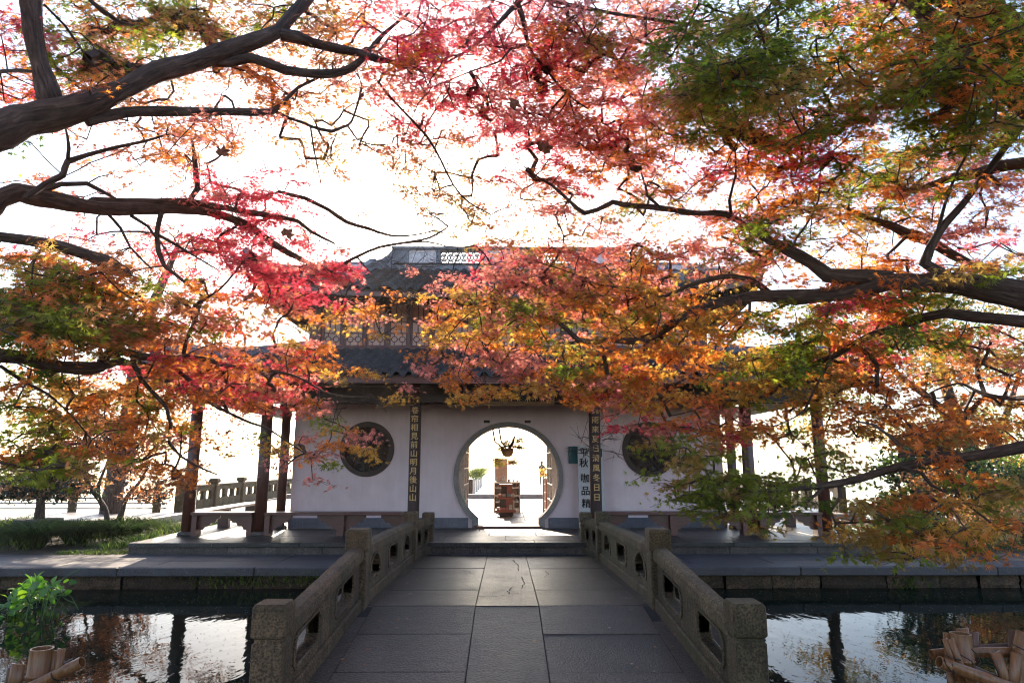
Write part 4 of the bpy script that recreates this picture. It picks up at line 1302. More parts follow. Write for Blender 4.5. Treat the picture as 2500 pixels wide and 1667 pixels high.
TM.limb('M', [(760, 622, 9), (790, 605, 8), (825, 587, 7), (871, 568, 7), (933, 557, 6), (987, 546, 5), (1030, 521, 3)], 6.9, 7.5)
TM.limb('Ma', [(900, 562, 5), (979, 555, 4), (1026, 566, 3), (1069, 568, 2)], 7.2, 7.4)
TM.limb('Mb', [(820, 590, 5), (860, 640, 4), (910, 700, 3), (960, 745, 2)], 7.1, 7.6)

TR = Tree('maple_tree', (4.9, 3.9, -.45), 'large maple at right with a heavy furrowed limb and orange and dark green leaves', group='maples over the pond')
TR.limb('L', [(2352, 679, 72), (2279, 665, 66), (2189, 650, 52), (2117, 650, 48), (2045, 647, 40), (1973, 667, 38), (1901, 677, 36), (1829, 683, 36), (1757, 679, 30), (1685, 688, 25), (1613, 708, 23), (1559, 733, 21), (1505, 769, 20), (1454, 784, 17), (1400, 780, 16), (1364, 787, 15), (1328, 780, 13), (1300, 755, 10), (1267, 733, 8), (1202, 715, 6), (1166, 695, 5), (1109, 704, 4), (1060, 735, 3), (1020, 790, 2)], 4.3, 6.6,
        pre=[(4.9, 3.9, -.6), (4.85, 3.9, .6), (4.6, 3.95, 1.6), (4.05, 4.1, 2.3)], prer=[.30, .24, .2, .15], name='trunk')
TR.limb('La', [(1328, 784, 9), (1300, 791, 8), (1292, 816, 5), (1300, 840, 3)], parent='L', dY=.05)
TR.limb('Lb', [(1771, 676, 16), (1739, 650, 15), (1685, 634, 13), (1631, 641, 12), (1577, 658, 10), (1527, 681, 8), (1490, 672, 6), (1440, 660, 5), (1380, 655, 4), (1320, 630, 3)], parent='L', dY=.5)
TR.limb('Lc', [(1240, 728, 6), (1190, 700, 5), (1130, 690, 4), (1085, 700, 3)], parent='L', dY=.3)
TR.limb('Ld', [(1210, 718, 5), (1150, 760, 4), (1100, 820, 3), (1080, 860, 2)], parent='L', dY=.2)
TR.limb('M', [(2050, 640, 34), (1991, 636, 34), (1901, 632, 38), (1865, 604, 32), (1811, 575, 26), (1757, 546, 20), (1721, 525, 16), (1667, 492, 14), (1599, 490, 13), (1545, 482, 14), (1490, 475, 14), (1436, 471, 14), (1408, 464, 13), (1372, 482, 12), (1343, 490, 11), (1307, 461, 9), (1267, 425, 7), (1246, 414, 5), (1200, 380, 3)], parent='L', dY=1.4)
TR.limb('Ma', [(1519, 479, 8), (1487, 450, 8), (1483, 428, 6), (1470, 390, 4)], parent='M', dY=.1)
TR.limb('Mb', [(1757, 600, 14), (1720, 575, 14), (1700, 560, 10), (1660, 545, 6)], 5.6, 6.0)
TR.limb('Mc', [(1680, 500, 9), (1675, 460, 7), (1690, 400, 6), (1688, 340, 4)], parent='M', dY=-.2)
TR.limb('N', [(2200, 652, 30), (2153, 622, 26), (2124, 604, 28), (2139, 564, 20), (2171, 514, 18), (2211, 470, 17), (2261, 403, 16), (2315, 331, 15), (2352, 284, 15), (2410, 220, 12), (2470, 120, 8)], parent='L', dY=-.4)
TR.limb('Na', [(2146, 561, 9), (2171, 468, 8), (2200, 392, 7), (2243, 313, 5), (2260, 260, 3)], parent='N', dY=-.2)
TR.limb('Nb', [(1880, 600, 7), (1820, 570, 6), (1850, 520, 5), (1880, 460, 4), (1885, 390, 3)], parent='M', dY=-.3)
TR.limb('O', [(2400, 368, 36), (2352, 374, 34), (2297, 382, 30), (2243, 400, 26), (2189, 407, 20), (2117, 432, 12), (2060, 440, 6)], 4.8, 5.6, pre=[(4.6, 4.0, 2.2), (4.3, 4.4, 3.0)], prer=[.14, .11])
TR.limb('Oa', [(2352, 220, 22), (2330, 290, 24), (2300, 325, 20), (2255, 350, 14)], 4.8, 5.1)
TR.limb('P', [(2300, 640, 26), (2225, 604, 20), (2189, 586, 22), (2135, 553, 26), (2081, 535, 26), (2045, 517, 22), (1990, 500, 12), (1930, 470, 7)], 5.2, 5.8)
TR.limb('Q', [(2420, 745, 32), (2352, 739, 30), (2297, 733, 28), (2225, 726, 26), (2171, 719, 24), (2117, 730, 20), (2063, 751, 18), (2009, 766, 17), (1966, 787, 15), (1919, 816, 14), (1858, 841, 13), (1811, 870, 11), (1768, 902, 9), (1721, 920, 6), (1649, 920, 5), (1595, 942, 4), (1540, 955, 2)], 4.1, 6.3, pre=[(4.75, 3.9, 1.1), (4.2, 3.9, 1.75)], prer=[.11, .085])
TR.limb('Qa', [(1910, 818, 8), (1895, 850, 7), (1870, 895, 6), (1845, 945, 5), (1800, 970, 3)], parent='Q', dY=.2)
TR.limb('S', [(2430, 1020, 30), (2352, 1026, 28), (2276, 1041, 25), (2216, 1050, 23), (2156, 1053, 22), (2096, 1066, 20), (2036, 1080, 19), (1976, 1098, 17), (1916, 1111, 15), (1856, 1120, 13), (1796, 1123, 12), (1760, 1128, 10), (1727, 1141, 7), (1690, 1120, 6), (1640, 1085, 5), (1590, 1070, 4), (1510, 1055, 3)], 4.0, 5.6, pre=[(4.85, 3.9, .4), (4.2, 3.9, .95)], prer=[.11, .085])
TR.limb('Sa', [(2216, 1046, 14), (2156, 1041, 14), (2096, 1040, 14), (2066, 1046, 12), (2070, 1026, 10), (2045, 1002, 8), (2006, 975, 6), (1961, 966, 4)], parent='S', dY=.3)
TR.limb('Sb', [(1892, 1120, 8), (1856, 1150, 7), (1820, 1164, 6), (1778, 1176, 4)], parent='S', dY=-.1)
TR.limb('Sc', [(1928, 1110, 9), (1931, 1140, 8), (1907, 1173, 7), (1919, 1200, 6), (1955, 1200, 5), (2021, 1197, 4)], parent='S', dY=-.15)
TR.limb('Sd', [(2072, 1074, 9), (2117, 1086, 9), (2138, 1113, 8), (2168, 1128, 8), (2195, 1125, 7), (2216, 1155, 6), (2261, 1188, 6), (2291, 1212, 5), (2352, 1235, 4)], parent='S', dY=-.2)
TR.limb('U', [(2400, 905, 16), (2330, 915, 11), (2260, 905, 9), (2200, 880, 6), (2140, 900, 4)], 4.4, 5.4)
TR.limb('T', [(1330, -160, 34), (1240, -60, 26), (1188, 8, 18), (1199, 36, 14), (1210, 90, 10), (1220, 119, 9), (1256, 162, 6), (1300, 215, 5), (1350, 250, 3)], 4.3, 5.4, pre=[(4.3, 4.1, 2.9), (3.4, 4.0, 4.4), (1.6, 4.1, 5.2)], prer=[.13, .1, .08])
TR.limb('Ta', [(1180, 16, 12), (1145, 54, 10), (1105, 94, 9), (1077, 115, 7), (1026, 144, 5), (960, 190, 3)], parent='T', dY=.4)
TR.limb('Tb', [(1212, 104, 8), (1174, 112, 7), (1112, 104, 5), (1050, 110, 3)], parent='T', dY=.2)
TR.limb('Tc', [(1174, 112, 6), (1150, 140, 5), (1080, 165, 4), (1020, 190, 3)], parent='Tb', dY=.1)
TR.limb('Td', [(870, 190, 6), (889, 216, 6), (940, 270, 6), (983, 317, 7), (1012, 367, 6), (1041, 425, 5), (1076, 464, 4), (1127, 493, 3)], 5.2, 6.2)
TR.limb('Te', [(1026, 144, 5), (940, 140, 5), (880, 170, 6), (870, 190, 6)], 5.3, 5.2)
TR.limb('V', [(2010, -60, 24), (2027, 0, 20), (2052, 22, 18), (2059, 43, 12), (2027, 61, 9), (1955, 58, 8), (1880, 45, 5)], 4.2, 4.6, pre=[(4.3, 4.1, 2.9), (3.3, 4.0, 4.0)], prer=[.1, .08])
TR.limb('W', [(1255, 0, 9), (1400, 30, 9), (1500, 45, 8), (1590, 55, 6), (1660, 40, 4)], 4.6, 4.5)
TR.limb('X', [(1840, 0, 9), (1790, 35, 7), (1740, 75, 5), (1690, 110, 3)], 3.9, 3.8)

# where the leaf masses hang: x0,y0,x1,y1 on the survey print, fullness, hues, nearness offset
REG = [
 # upper left
 (-30, -20, 130, 230, .50, 'PPOR', .6), (100, -20, 330, 230, .7, 'GGTO', .6), (180, 50, 400, 180, .65, 'GTB', .6), (280, -30, 480, 70, .85, 'GTT', .3), (300, -20, 700, 120, .85, 'TBBG', .5), (330, 20, 460, 100, .8, 'DG', .3),
 (430, 130, 660, 290, .55, 'BOP', .5), (250, 130, 430, 240, .5, 'PBO', .9), (620, -20, 880, 100, .6, 'OPBB', .5), (560, 90, 860, 300, .45, 'BPOB', .7), (700, 30, 860, 200, .5, 'BOT', .2),
 (-20, 180, 100, 240, .45, 'PPO', .7), (150, 90, 330, 240, .45, 'POB', .6),
 (200, 270, 430, 400, .45, 'POB', .8), (380, 255, 560, 420, .7, 'OOBP', .3), (120, 260, 240, 340, .3, 'PB', .5), (0, 330, 90, 380, .18, 'D', .1),
 (0, 380, 460, 460, .22, 'PPO', 1.0), (60, 490, 460, 600, .3, 'PPRB', .8), (430, 390, 720, 470, .5, 'RRP', .2), (470, 410, 690, 560, .8, 'RRRR', .2), (430, 490, 720, 600, .8, 'RRRP', .2),
 (330, 540, 560, 640, .55, 'RPPO', .5), (540, 560, 800, 690, .85, 'RRRP', .1), (640, 590, 800, 692, .8, 'RRRP', 0), (560, 640, 720, 690, .6, 'RPO', .4),
 (0, 570, 300, 690, .75, 'OOBT', .1), (-20, 620, 260, 810, 1.0, 'GTOD', -.1), (0, 680, 200, 780, .8, 'DG', -.3), (200, 620, 480, 780, .9, 'OBTG', .2), (150, 700, 420, 800, .7, 'OGB', 0), (400, 640, 660, 800, .7, 'POBR', .5), (560, 690, 740, 780, .22, 'BTP', .9),
 (300, 690, 480, 800, .6, 'RBO', .3),
 # middle left
 (690, 690, 940, 800, .5, 'PPOY', .5), (760, 670, 900, 760, .25, 'PPO', .5),
 (0, 800, 220, 960, .5, 'GTOT', .2), (130, 860, 480, 1010, .6, 'OTGB', .5), (280, 800, 560, 920, .75, 'OORB', .2), (420, 790, 760, 900, .7, 'OBPR', .4), (540, 840, 740, 960, .65, 'RPOP', .4), (480, 880, 620, 960, .5, 'ROP', .3), (600, 760, 780, 860, .4, 'OYTP', .3),
 (680, 840, 960, 950, .22, 'YOOY', .5), (860, 880, 1010, 930, .2, 'PY', .6), (660, 950, 900, 1060, .35, 'OOYP', .3), (700, 960, 800, 1060, .5, 'GYO', .1), (640, 1050, 740, 1130, .3, 'PR', .4),
 (-20, 940, 180, 1020, .55, 'GTG', .3), (-20, 1010, 200, 1110, .85, 'GGTO', 0), (150, 900, 330, 1060, .4, 'OTPB', .6), (350, 980, 470, 1120, .65, 'OPOB', .3), (300, 920, 420, 1060, .4, 'GTO', .3), (600, 950, 660, 1050, .5, 'GTY', .2), (440, 940, 560, 1060, .14, 'TO', .8),
 # top centre
 (820, -20, 1140, 260, .75, 'RRPP', .2), (880, 60, 1080, 170, .8, 'RRO', -.1), (1080, -20, 1340, 320, .75, 'RPPR', .3), (880, 200, 1160, 350, .8, 'RRPB', .4), (930, 310, 1120, 450, .5, 'TBT', .6), (950, 400, 1130, 540, .5, 'TTBT', .6),
 (640, 190, 900, 400, .34, 'TBT', 1.0), (690, 300, 960, 500, .28, 'TBT', 1.2), (880, 400, 1140, 580, .22, 'TT', 1.0),
 (1120, 230, 1360, 450, .85, 'PPRP', .4), (1200, -20, 1520, 400, .7, 'OPPP', .3), (1260, 20, 1420, 180, .8, 'OOTB', .1), (1250, 120, 1580, 460, .75, 'PROP', .4), (1420, -20, 1600, 160, .7, 'PPB', .5), (1150, 400, 1350, 560, .55, 'TBP', .6), (1300, 440, 1560, 640, .65, 'PBTP', .6), (1350, 250, 1560, 420, .8, 'OOYP', .3), (1060, 480, 1300, 620, .5, 'TBP', .7), (1400, 380, 1560, 500, .6, 'TGO', .3),
 # top right
 (1530, -20, 1930, 330, .9, 'DGGT', -.4), (1560, 180, 1740, 330, .9, 'GYT', -.2), (1480, 180, 1700, 340, .7, 'YOT', 0), (1640, 240, 2000, 430, .85, 'OORO', .1), (1720, 280, 1860, 400, .8, 'RRO', .2), (1880, -20, 2370, 350, .75, 'GGTO', -.3), (1900, -20, 2100, 110, .6, 'RPB', .4), (1950, 90, 2160, 240, .45, 'BDG', .2), (2060, 40, 2370, 330, .6, 'DGGO', -.4), (2000, 300, 2370, 460, .7, 'OTGP', .1), (2100, 420, 2370, 540, .35, 'BPB', .5), (1560, 400, 1830, 620, .85, 'OPBP', .4), (1680, 470, 1820, 570, .8, 'GDT', 0), (1800, 380, 2120, 570, .85, 'OTGO', .2), (1760, 380, 1900, 480, .7, 'YYO', .1), (1900, 350, 2080, 460, .7, 'GTD', -.1), (1880, 550, 2110, 650, .8, 'YYOO', .8), (2100, 520, 2370, 620, .55, 'RPBP', .6), (2180, 590, 2370, 660, .8, 'TGOT', -.1), (1560, 560, 1760, 660, .6, 'GTP', .2),
 # centre
 (1010, 580, 1340, 700, .8, 'PPPP', .4), (1080, 560, 1280, 640, .7, 'PPR', .4), (950, 660, 1260, 830, .8, 'PYTO', .2), (1020, 660, 1280, 780, .7, 'TGY', 0), (1000, 800, 1280, 905, .75, 'PPYO', .2), (980, 820, 1080, 890, .6, 'PPO', .2), (1060, 870, 1150, 910, .35, 'GTY', .1), (1240, 560, 1620, 770, .75, 'PPOT', .4), (1300, 620, 1520, 770, .75, 'GTYO', 0), (1240, 770, 1440, 890, .9, 'TGOY', .1), (1310, 820, 1460, 900, .9, 'ORO', 0), (1200, 860, 1440, 930, .75, 'PYOT', .1), (1400, 770, 1660, 945, .85, 'OOYO', .1), (1380, 880, 1540, 945, .6, 'POY', .1), (1430, 925, 1660, 1000, .75, 'ORPO', .2), (1220, 640, 1420, 720, .6, 'PPO', .4), (1420, 700, 1640, 800, .7, 'OYTG', .2), (1320, 930, 1400, 950, .4, 'YP', .2),
 # right
 (1600, 690, 1920, 920, .85, 'YTOG', .1), (1740, 700, 1900, 870, .8, 'GGD', -.1), (1860, 640, 2110, 800, .9, 'OORB', .2), (2040, 680, 2220, 820, .7, 'DGT', -.1), (1880, 770, 2080, 900, .75, 'OBRO', .4), (2020, 740, 2370, 880, .6, 'OBPT', .5), (1600, 870, 1920, 1010, .6, 'OTYG', .4), (1600, 940, 1740, 1040, .8, 'PRO', .3), (1880, 870, 2370, 1010, .6, 'OOTB', .4), (2050, 920, 2370, 1030, .6, 'OTO', .2), (1740, 980, 2020, 1110, .4, 'GTG', .4), (2100, 790, 2370, 900, .4, 'YGT', 1.2),
 (1490, 1000, 1680, 1110, .65, 'GGTG', 0), (1440, 970, 1540, 1030, .3, 'TBG', .2), (1540, 1080, 1720, 1190, .6, 'GDT', 0), (1600, 1070, 1800, 1170, .65, 'GGT', -.1), (1660, 1110, 1900, 1190, .45, 'GDT', 0), (1920, 1110, 2200, 1280, .5, 'YTOG', 0), (2080, 1060, 2370, 1160, .45, 'GTO', .1), (2100, 1130, 2370, 1290, .38, 'OYTG', 0), (2000, 1180, 2200, 1290, .4, 'OTB', .2), (1640, 1190, 1760, 1230, .12, 'BT', .1),
]
DENS = 6.5
pts, hue, nl, off = [], [], [], []
for x0, y0, x1, y1, dn, hs, o in REG:
    A = (x1 - x0) * (y1 - y0)
    n = int(A * dn ** 1.25 / 4300 * DENS + random.random())
    for _ in range(n):
        # fuller in the middle of a mass, ragged towards its rim
        u = .5 + (random.random() + random.random() + random.random() - 1.5) / 2.0 if random.random() < .5 else random.random()
        v = .5 + (random.random() + random.random() + random.random() - 1.5) / 2.0 if random.random() < .5 else random.random()
        pts.append((x0 + u * (x1 - x0), y0 + v * (y1 - y0))); hue.append(random.choice(hs)); off.append(o); nl.append(48)
pts = np.array(pts)
trees = [TL, TM, TR]
best = np.full(len(pts), 1e9); who = np.zeros(len(pts), int); dep = np.zeros(len(pts))
for ti, T in enumerate(trees):
    Q = np.array(T.P2); Yd = np.array(T.P3)[:, 1]
    for a in range(0, len(Q), 300):
        d = np.linalg.norm(pts[:, None] - Q[None, a:a + 300], axis=2); k = d.argmin(1); v = d[np.arange(len(pts)), k]
        q = v < best; best[q] = v[q]; who[q] = ti; dep[q] = Yd[a + k[q]]
Yp = dep + np.array(off) * .9 + rng.normal(0, .28, len(pts)) + best * .0015
Yp = np.clip(Yp, 3.1, 8.2)
S3 = np.array([tuple(at(p[0], p[1], y)) for p, y in zip(pts, Yp)])
for ti, T in enumerate(trees):
    q = np.where(who == ti)[0]
    k = T.finish(S3[q], [hue[i] for i in q], [nl[i] for i in q], .043)
    print('leaves', ti, len(q), k)

# unseen crown foliage added overhead and behind the viewer, to shade the near deck
for T, cs in ((TL, [(-3.2, 1.2, 5.2, 2.0, 2.2, .8), (-1.5, -1.5, 5.8, 2.4, 2.6, .9), (-5.5, 1.5, 5.0, 2.2, 2.2, 1.0)]), (TM, [(-6.2, 4.0, 4.6, 2.2, 2.0, .9), (-5.0, -2.0, 4.6, 2.5, 2.5, 1.0)]),
              (TR, [(3.0, 1.2, 5.2, 2.2, 2.2, .9), (1.2, -2.0, 5.8, 2.4, 2.6, .9), (5.8, 2.5, 4.8, 2.4, 2.4, 1.0), (4.8, -2.0, 4.6, 2.6, 2.6, 1.1)])):
    n_ = 0
    P = []; H = []
    for c in cs:
        for _ in range(170):
            d = rng.normal(0, 1, 3); d /= np.linalg.norm(d); q = np.array(c[:3]) + d * random.random() ** .4 * np.array(c[3:6]); h = random.choice('OPRTG')
            for _ in range(20): P.append(q + rng.normal(0, .11, 3) * np.array([1.4, 1.4, .5])); H.append(h)
    P = np.array(P); q_, zc = project(P)
    ok = ~((zc > .2) & (q_[:, 1] > -60))
    P = P[ok]; H = [h for h, o_ in zip(H, ok) if o_]; N_ = len(P)
    B = frames(np.stack([rng.normal(0, .4, N_), rng.normal(0, .4, N_), np.abs(rng.normal(.8, .3, N_))], 1), rng.normal(0, 1, (N_, 3)))
    V, Fc, Cv = scatter(MTV, MTF, P, B, .075 * rng.uniform(.7, 1.2, N_), np.array([HUES[h] for h in H]) * rng.uniform(.7, 1.2, (N_, 1)))
    link('foliage', colmesh('foliage', V, Fc, Cv), M['leaf'], T.root)['kind'] = 'stuff'

# bare winter twigs in front of the upper roof
bt = []
for x0, y0, x1, y1, n in ((860, 590, 1010, 690, 40), (780, 470, 1000, 560, 26), (700, 880, 900, 960, 16), (1320, 960, 1450, 1060, 24), (640, 300, 860, 420, 22)):
    for _ in range(n):
        bt.append((random.uniform(x0, x1), random.uniform(y0, y1)))
b = MB()
for (x, y) in bt:
    Y = 6.6 + random.uniform(-.3, .5); p = at(x, y, Y); d = Vector((random.gauss(0, 1), random.gauss(0, .6), random.gauss(.1, .7))).normalized()
    L = random.uniform(.12, .38); q = p + d * L; mid = p + d * L * .5 + Vector((0, 0, random.uniform(-.03, .05)))
    b.tube([p, mid, q], [.004, .003, .0016], 4, False)
    for _ in range(3):
        e = (d + Vector((random.gauss(0, .7), random.gauss(0, .5), random.gauss(.1, .7)))).normalized() * random.uniform(.06, .18)
        s_ = p + (q - p) * random.random(); b.tube([s_, s_ + e * .5, s_ + e], [.0025, .002, .0013], 3, False)
o = b.build('bare_twigs', M['bark'], TM.root); o['kind'] = 'stuff'

# dry plane leaves caught in the branches
PTV, PTF = leaf_template('plane')
pm = plain('dry_plane_leaf', (.23, .075, .035), .7, vary=.4, scale=5)
pmi = []
for k in range(3):
    V = PTV + rng.normal(0, .05, PTV.shape); m_ = bpy.data.meshes.new('plane_leaf'); m_.from_pydata(V.tolist(), [], [tuple(int(i) for i in f) for f in PTF] + []); m_.materials.append(pm); m_.update(); pmi.append(m_)
DRY = [(1185, 240, 4.6, .10, 'big dry brown plane leaf caught high in the crimson leaves above the gate'), (1250, 342, 5.2, .09, 'tan dry plane leaf caught among pink leaves at the rim of the white sky'), (2010, 277, 3.6, .075, 'dark red dry plane leaf caught in the dark green leaves at upper right'), (2120, 60, 3.8, .085, 'dry russet plane leaf near the top right corner'),
       (570, 682, 5.3, .075, 'curled dry plane leaf hanging left of the bright crimson spray'), (660, 538, 5.2, .08, 'tan dry plane leaf on the bare branch right of the crimson leaves'), (510, 350, 4.6, .07, 'dark dry plane leaf in the orange leaves below the long horizontal limb'), (50, 765, 3.9, .08, 'dry plane leaf in the dense green leaves at far left'), (1700, 700, 5, .06, 'small red dry plane leaf under the heavy right limb'), (404, 1172, 9, .05, None), (830, 222, 5.2, .05, 'small dry plane leaf alone against the white sky')]
for dx, dy, Y, s, lab in DRY:
    if not lab: continue
    o = bpy.data.objects.new('dry_leaf', pmi[random.randrange(3)]); o.location = at(dx, dy, Y); o.scale = (s,) * 3
    o.rotation_euler = (R(random.uniform(50, 110)), R(random.uniform(-30, 30)), R(random.uniform(-60, 60)))
    COL.objects.link(o); tag(o, lab, 'dry leaf', 'dry plane leaves caught in the maples')
for dx, dy, lab in ((1471, 1206, 'large curled dry plane leaf lying on the platform under the right bench'), (1765, 1196, 'dry leaf on the platform by the second column from the right')):
    p = onz(dx, dy, .03); o = bpy.data.objects.new('dry_leaf', pmi[0]); o.location = p; o.scale = (.13,) * 3; o.rotation_euler = (R(8), R(-12), R(random.uniform(0, 360)))
    COL.objects.link(o); tag(o, lab, 'dry leaf', 'dry leaves on the paving')
fl = []
for c in ((.5, .25, .1), (.42, .36, .3), (.45, .13, .05)):
    m_ = bpy.data.meshes.new('fallen_leaf'); m_.from_pydata(MTV.tolist(), [], [tuple(int(i) for i in f) for f in MTF]); m_.materials.append(plain('fallen_leaf_tone', c, .8)); m_.update(); fl.append(m_)
for k in range(96):
    s = random.choice((-1, 1)); y = random.uniform(5.7, 11.6); x = s * (1.05 + .58 * random.random() ** .6) if random.random() < .8 else random.uniform(-1.2, 1.2)
    o = bpy.data.objects.new('fallen_leaf', random.choice(fl)); o.location = (x, y, zd(y) + .014); q = random.uniform(.018, .044); o.scale = (q, q, q); o.rotation_euler = (0, 0, random.uniform(0, 6.28))
    COL.objects.link(o); tag(o, 'tiny fallen maple leaf on the ' + ('nearer' if y < APEX else 'middle' if y < 9.5 else 'farther') + ' bridge paving ' + ('by the left railing' if x < -.7 else 'by the right railing' if x > .7 else 'along its middle'), 'fallen leaf', 'tiny fallen leaves on the bridge')

# ------------------------------------------------------------------ trees and shrubs behind
BTV, BTF = leaf_template('broad')
def tube_part(root, name, pts, rad, step=.25, n=10):
    out, rr = smooth_path(pts, rad, step); b = MB(); al = []
    bark_tube(b, [tuple(p) for p in out], rr, n, al); me = b.me(name); me.materials.append(M['bark'])
    a_ = me.attributes.new('along', 'FLOAT_VECTOR', 'POINT'); a_.data.foreach_set('vector', np.array(al, np.float32).ravel())
    return link(name, me, None, root, True), out


def crown_leaves(root, centres, n, hues, size, kind='broad', hang=.3, name='foliage', nsingle=0):
    """leaf clumps round centres (x,y,z,rx,ry,rz)"""
    tv, tf = (BTV, BTF) if kind == 'broad' else (MTV, MTF)
    w = np.array([c[3] * c[4] * c[5] for c in centres]) ** .67; w /= w.sum()
    P, H = [], []
    for c, k in zip(centres, rng.multinomial(max(1, n // 14), w)):
        for _ in range(k):
            d = rng.normal(0, 1, 3); d /= np.linalg.norm(d); r_ = random.random() ** .45
            q = np.array(c[:3]) + d * r_ * np.array(c[3:6]); h = random.choice(hues)
            for _ in range(14): P.append(q + rng.normal(0, size * 1.7, 3) * np.array([1.3, 1.3, .6])); H.append(h)
    P = np.array(P); N_ = len(P)
    B = frames(np.stack([rng.normal(0, .6, N_), rng.normal(-hang, .6, N_), np.abs(rng.normal(.6, .4, N_))], 1), rng.normal(0, 1, (N_, 3)) - np.array([0, 0, .3]))
    Cc = np.array([HUES[h] for h in H]) * rng.uniform(.7, 1.25, (N_, 1)) * rng.uniform(.9, 1.1, (N_, 3))
    V, Fc, Cv = scatter(tv, tf, P, B, size * rng.uniform(.6, 1.2, N_), Cc)
    o = link(name, colmesh(name, V, Fc, Cv), M['bgleaf'], root); o['kind'] = 'stuff'; return o
HUES.update({'E': (.035, .06, .018), 'K': (.045, .04, .03), 'W': (.22, .26, .06)})

t = thing('shrub', (-9.7, 16.6, -.2), 'multi stemmed shrub with small dark leaves rising from the grass left of the porch', 'shrub')
z0 = -.25
for pts, rad in (([(-9.6, 16.5, z0), (-9.75, 16.5, .35), (-10.2, 16.5, .9), (-10.5, 16.6, 1.6), (-10.3, 16.7, 2.3)], [.07, .06, .05, .035, .015]),
                 ([(-9.55, 16.55, z0), (-9.35, 16.5, .15), (-9.25, 16.5, .6), (-8.9, 16.4, 1.0), (-8.7, 16.4, 1.5)], [.07, .065, .05, .035, .015]),
                 ([(-9.75, 16.45, .3), (-9.9, 16.4, .8), (-9.7, 16.3, 1.4), (-9.5, 16.4, 2.2)], [.05, .04, .03, .012]),
                 ([(-10.2, 16.5, .9), (-11.0, 16.5, 1.25), (-11.7, 16.5, 1.5)], [.04, .025, .01])):
    tube_part(t, 'stem', pts, rad, .15, 8)
crown_leaves(t, [(-10.6, 16.6, 2.0, 1.2, .8, .7), (-9.6, 16.5, 2.0, .9, .7, .6), (-11.4, 16.6, 1.5, .9, .7, .45), (-9.0, 16.5, 1.3, .7, .5, .35), (-10.8, 16.5, 1.0, 1.0, .6, .3), (-8.6, 16.3, .7, .6, .4, .25)], 11000, 'KKBBO', .055)
t = thing('shrub', (-11.10, 16.2, -.2), 'rounded dark shrub on a short trunk in a mossy pot at far left', 'shrub')
tube_part(t, 'stem', [(-11.10, 16.2, .05), (-11.10, 16.2, .4), (-11.15, 16.2, .75)], [.12, .10, .06])
crown_leaves(t, [(-11.2, 16.2, .95, 1.1, .7, .28), (-10.8, 16.2, .75, 1.2, .6, .22), (-12.0, 16.2, .72, .7, .5, .2)], 5200, 'EEKB', .052)
MB().lathe(-11.10, 16.2, [(.42, -.22), (.52, -.1), (.5, .12), (.36, .13)], 14).build('pot', M['pot'], t, True)

t = thing('lakeside_tree', (-11.4, 19.6, -.2), 'tall mottled lakeside tree with an upright trunk and one leaning limb behind the left shrub', 'tree')
_, out = tube_part(t, 'trunk', [(-11.4, 19.6, -.4), (-11.35, 19.6, 1.2), (-11.2, 19.6, 2.6), (-11.15, 19.7, 4.4), (-10.9, 19.8, 6.2), (-10.4, 20, 8.2)], [.33, .25, .22, .2, .16, .06])
tube_part(t, 'limb', [(-11.4, 19.6, 1.0), (-11.10, 19.6, 2.0), (-13.0, 19.7, 3.3), (-14.2, 19.8, 4.8), (-15, 20, 6.5)], [.2, .19, .17, .14, .06])
tube_part(t, 'limb', [(-11.15, 19.7, 4.0), (-12.2, 19.8, 5.0), (-12.6, 20, 6.4)], [.12, .09, .04])
tube_part(t, 'limb', [(-11.1, 19.6, 2.6), (-9.8, 19.5, 3.4), (-8.6, 19.4, 3.6), (-7.5, 19.4, 4.2)], [.10, .07, .05, .02])
crown_leaves(t, [(-14, 19.8, 5.2, 2.2, 1, 1.2), (-11, 20, 7.5, 2.4, 1.3, 1.4), (-9, 19.4, 3.9, 1.4, .8, .6), (-12.5, 19.8, 3.7, 1.5, .8, .6), (-15.5, 19.8, 3.0, 1.5, .7, .5), (-8.6, 19.6, 5.6, 1.3, .8, .8), (-10.2, 19.7, 5.0, 1.6, .8, 1.0), (-13, 19.9, 6.3, 2, 1, 1.2), (-7.3, 19.4, 4.3, .9, .6, .4), (-13.2, 19.4, 2.6, 1.6, .7, .6), (-11.6, 19.2, 3.0, 1.6, .7, .7), (-9.6, 19.2, 2.7, 1.3, .7, .5), (-8.2, 19.2, 3.3, 1.1, .6, .5)], 15000, 'TBKBO', .062)

t = thing('garden_maple', (7.9, 12.9, -.2), 'small orange leaved maple with a short straight trunk beside the right end of the platform', 'tree')
tube_part(t, 'trunk', [(7.95, 12.9, -.3), (7.9, 12.9, .3), (7.95, 12.9, .8), (8.3, 12.9, 1.3)], [.10, .085, .08, .03])
tube_part(t, 'limb', [(7.92, 12.9, .7), (8.6, 12.8, .9), (9.4, 12.7, 1.0)], [.05, .035, .012])
crown_leaves(t, [(8.6, 12.7, .5, 1.2, .7, .35), (9.6, 12.7, .7, 1.0, .7, .45), (9.2, 12.8, .15, 1.0, .5, .25), (8.2, 12.8, 1.1, .6, .5, .35)], 2600, 'OYTB', .05, 'maple', .6)
t = thing('evergreen_shrub', (9.6, 15.2, -.2), 'broad dark evergreen shrub with glossy leaves behind the orange maple at right', 'shrub')
for dx in (-.5, 0, .6): tube_part(t, 'stem', [(9.6 + dx * .4, 15.2, -.3), (9.6 + dx, 15.2, .6), (9.6 + dx * 1.8, 15.2, 1.4)], [.06, .045, .02])
crown_leaves(t, [(9.3, 15.2, 1.2, .9, .6, .5), (10.4, 15.1, 1.0, 1.0, .7, .6), (9.0, 15.1, .4, .9, .6, .4), (10.6, 15.1, .3, 1.2, .6, .4), (11.8, 15.2, .8, 1.1, .7, .8), (10.0, 15.4, 1.7, 1.1, .6, .5)], 9000, 'EEED', .08)
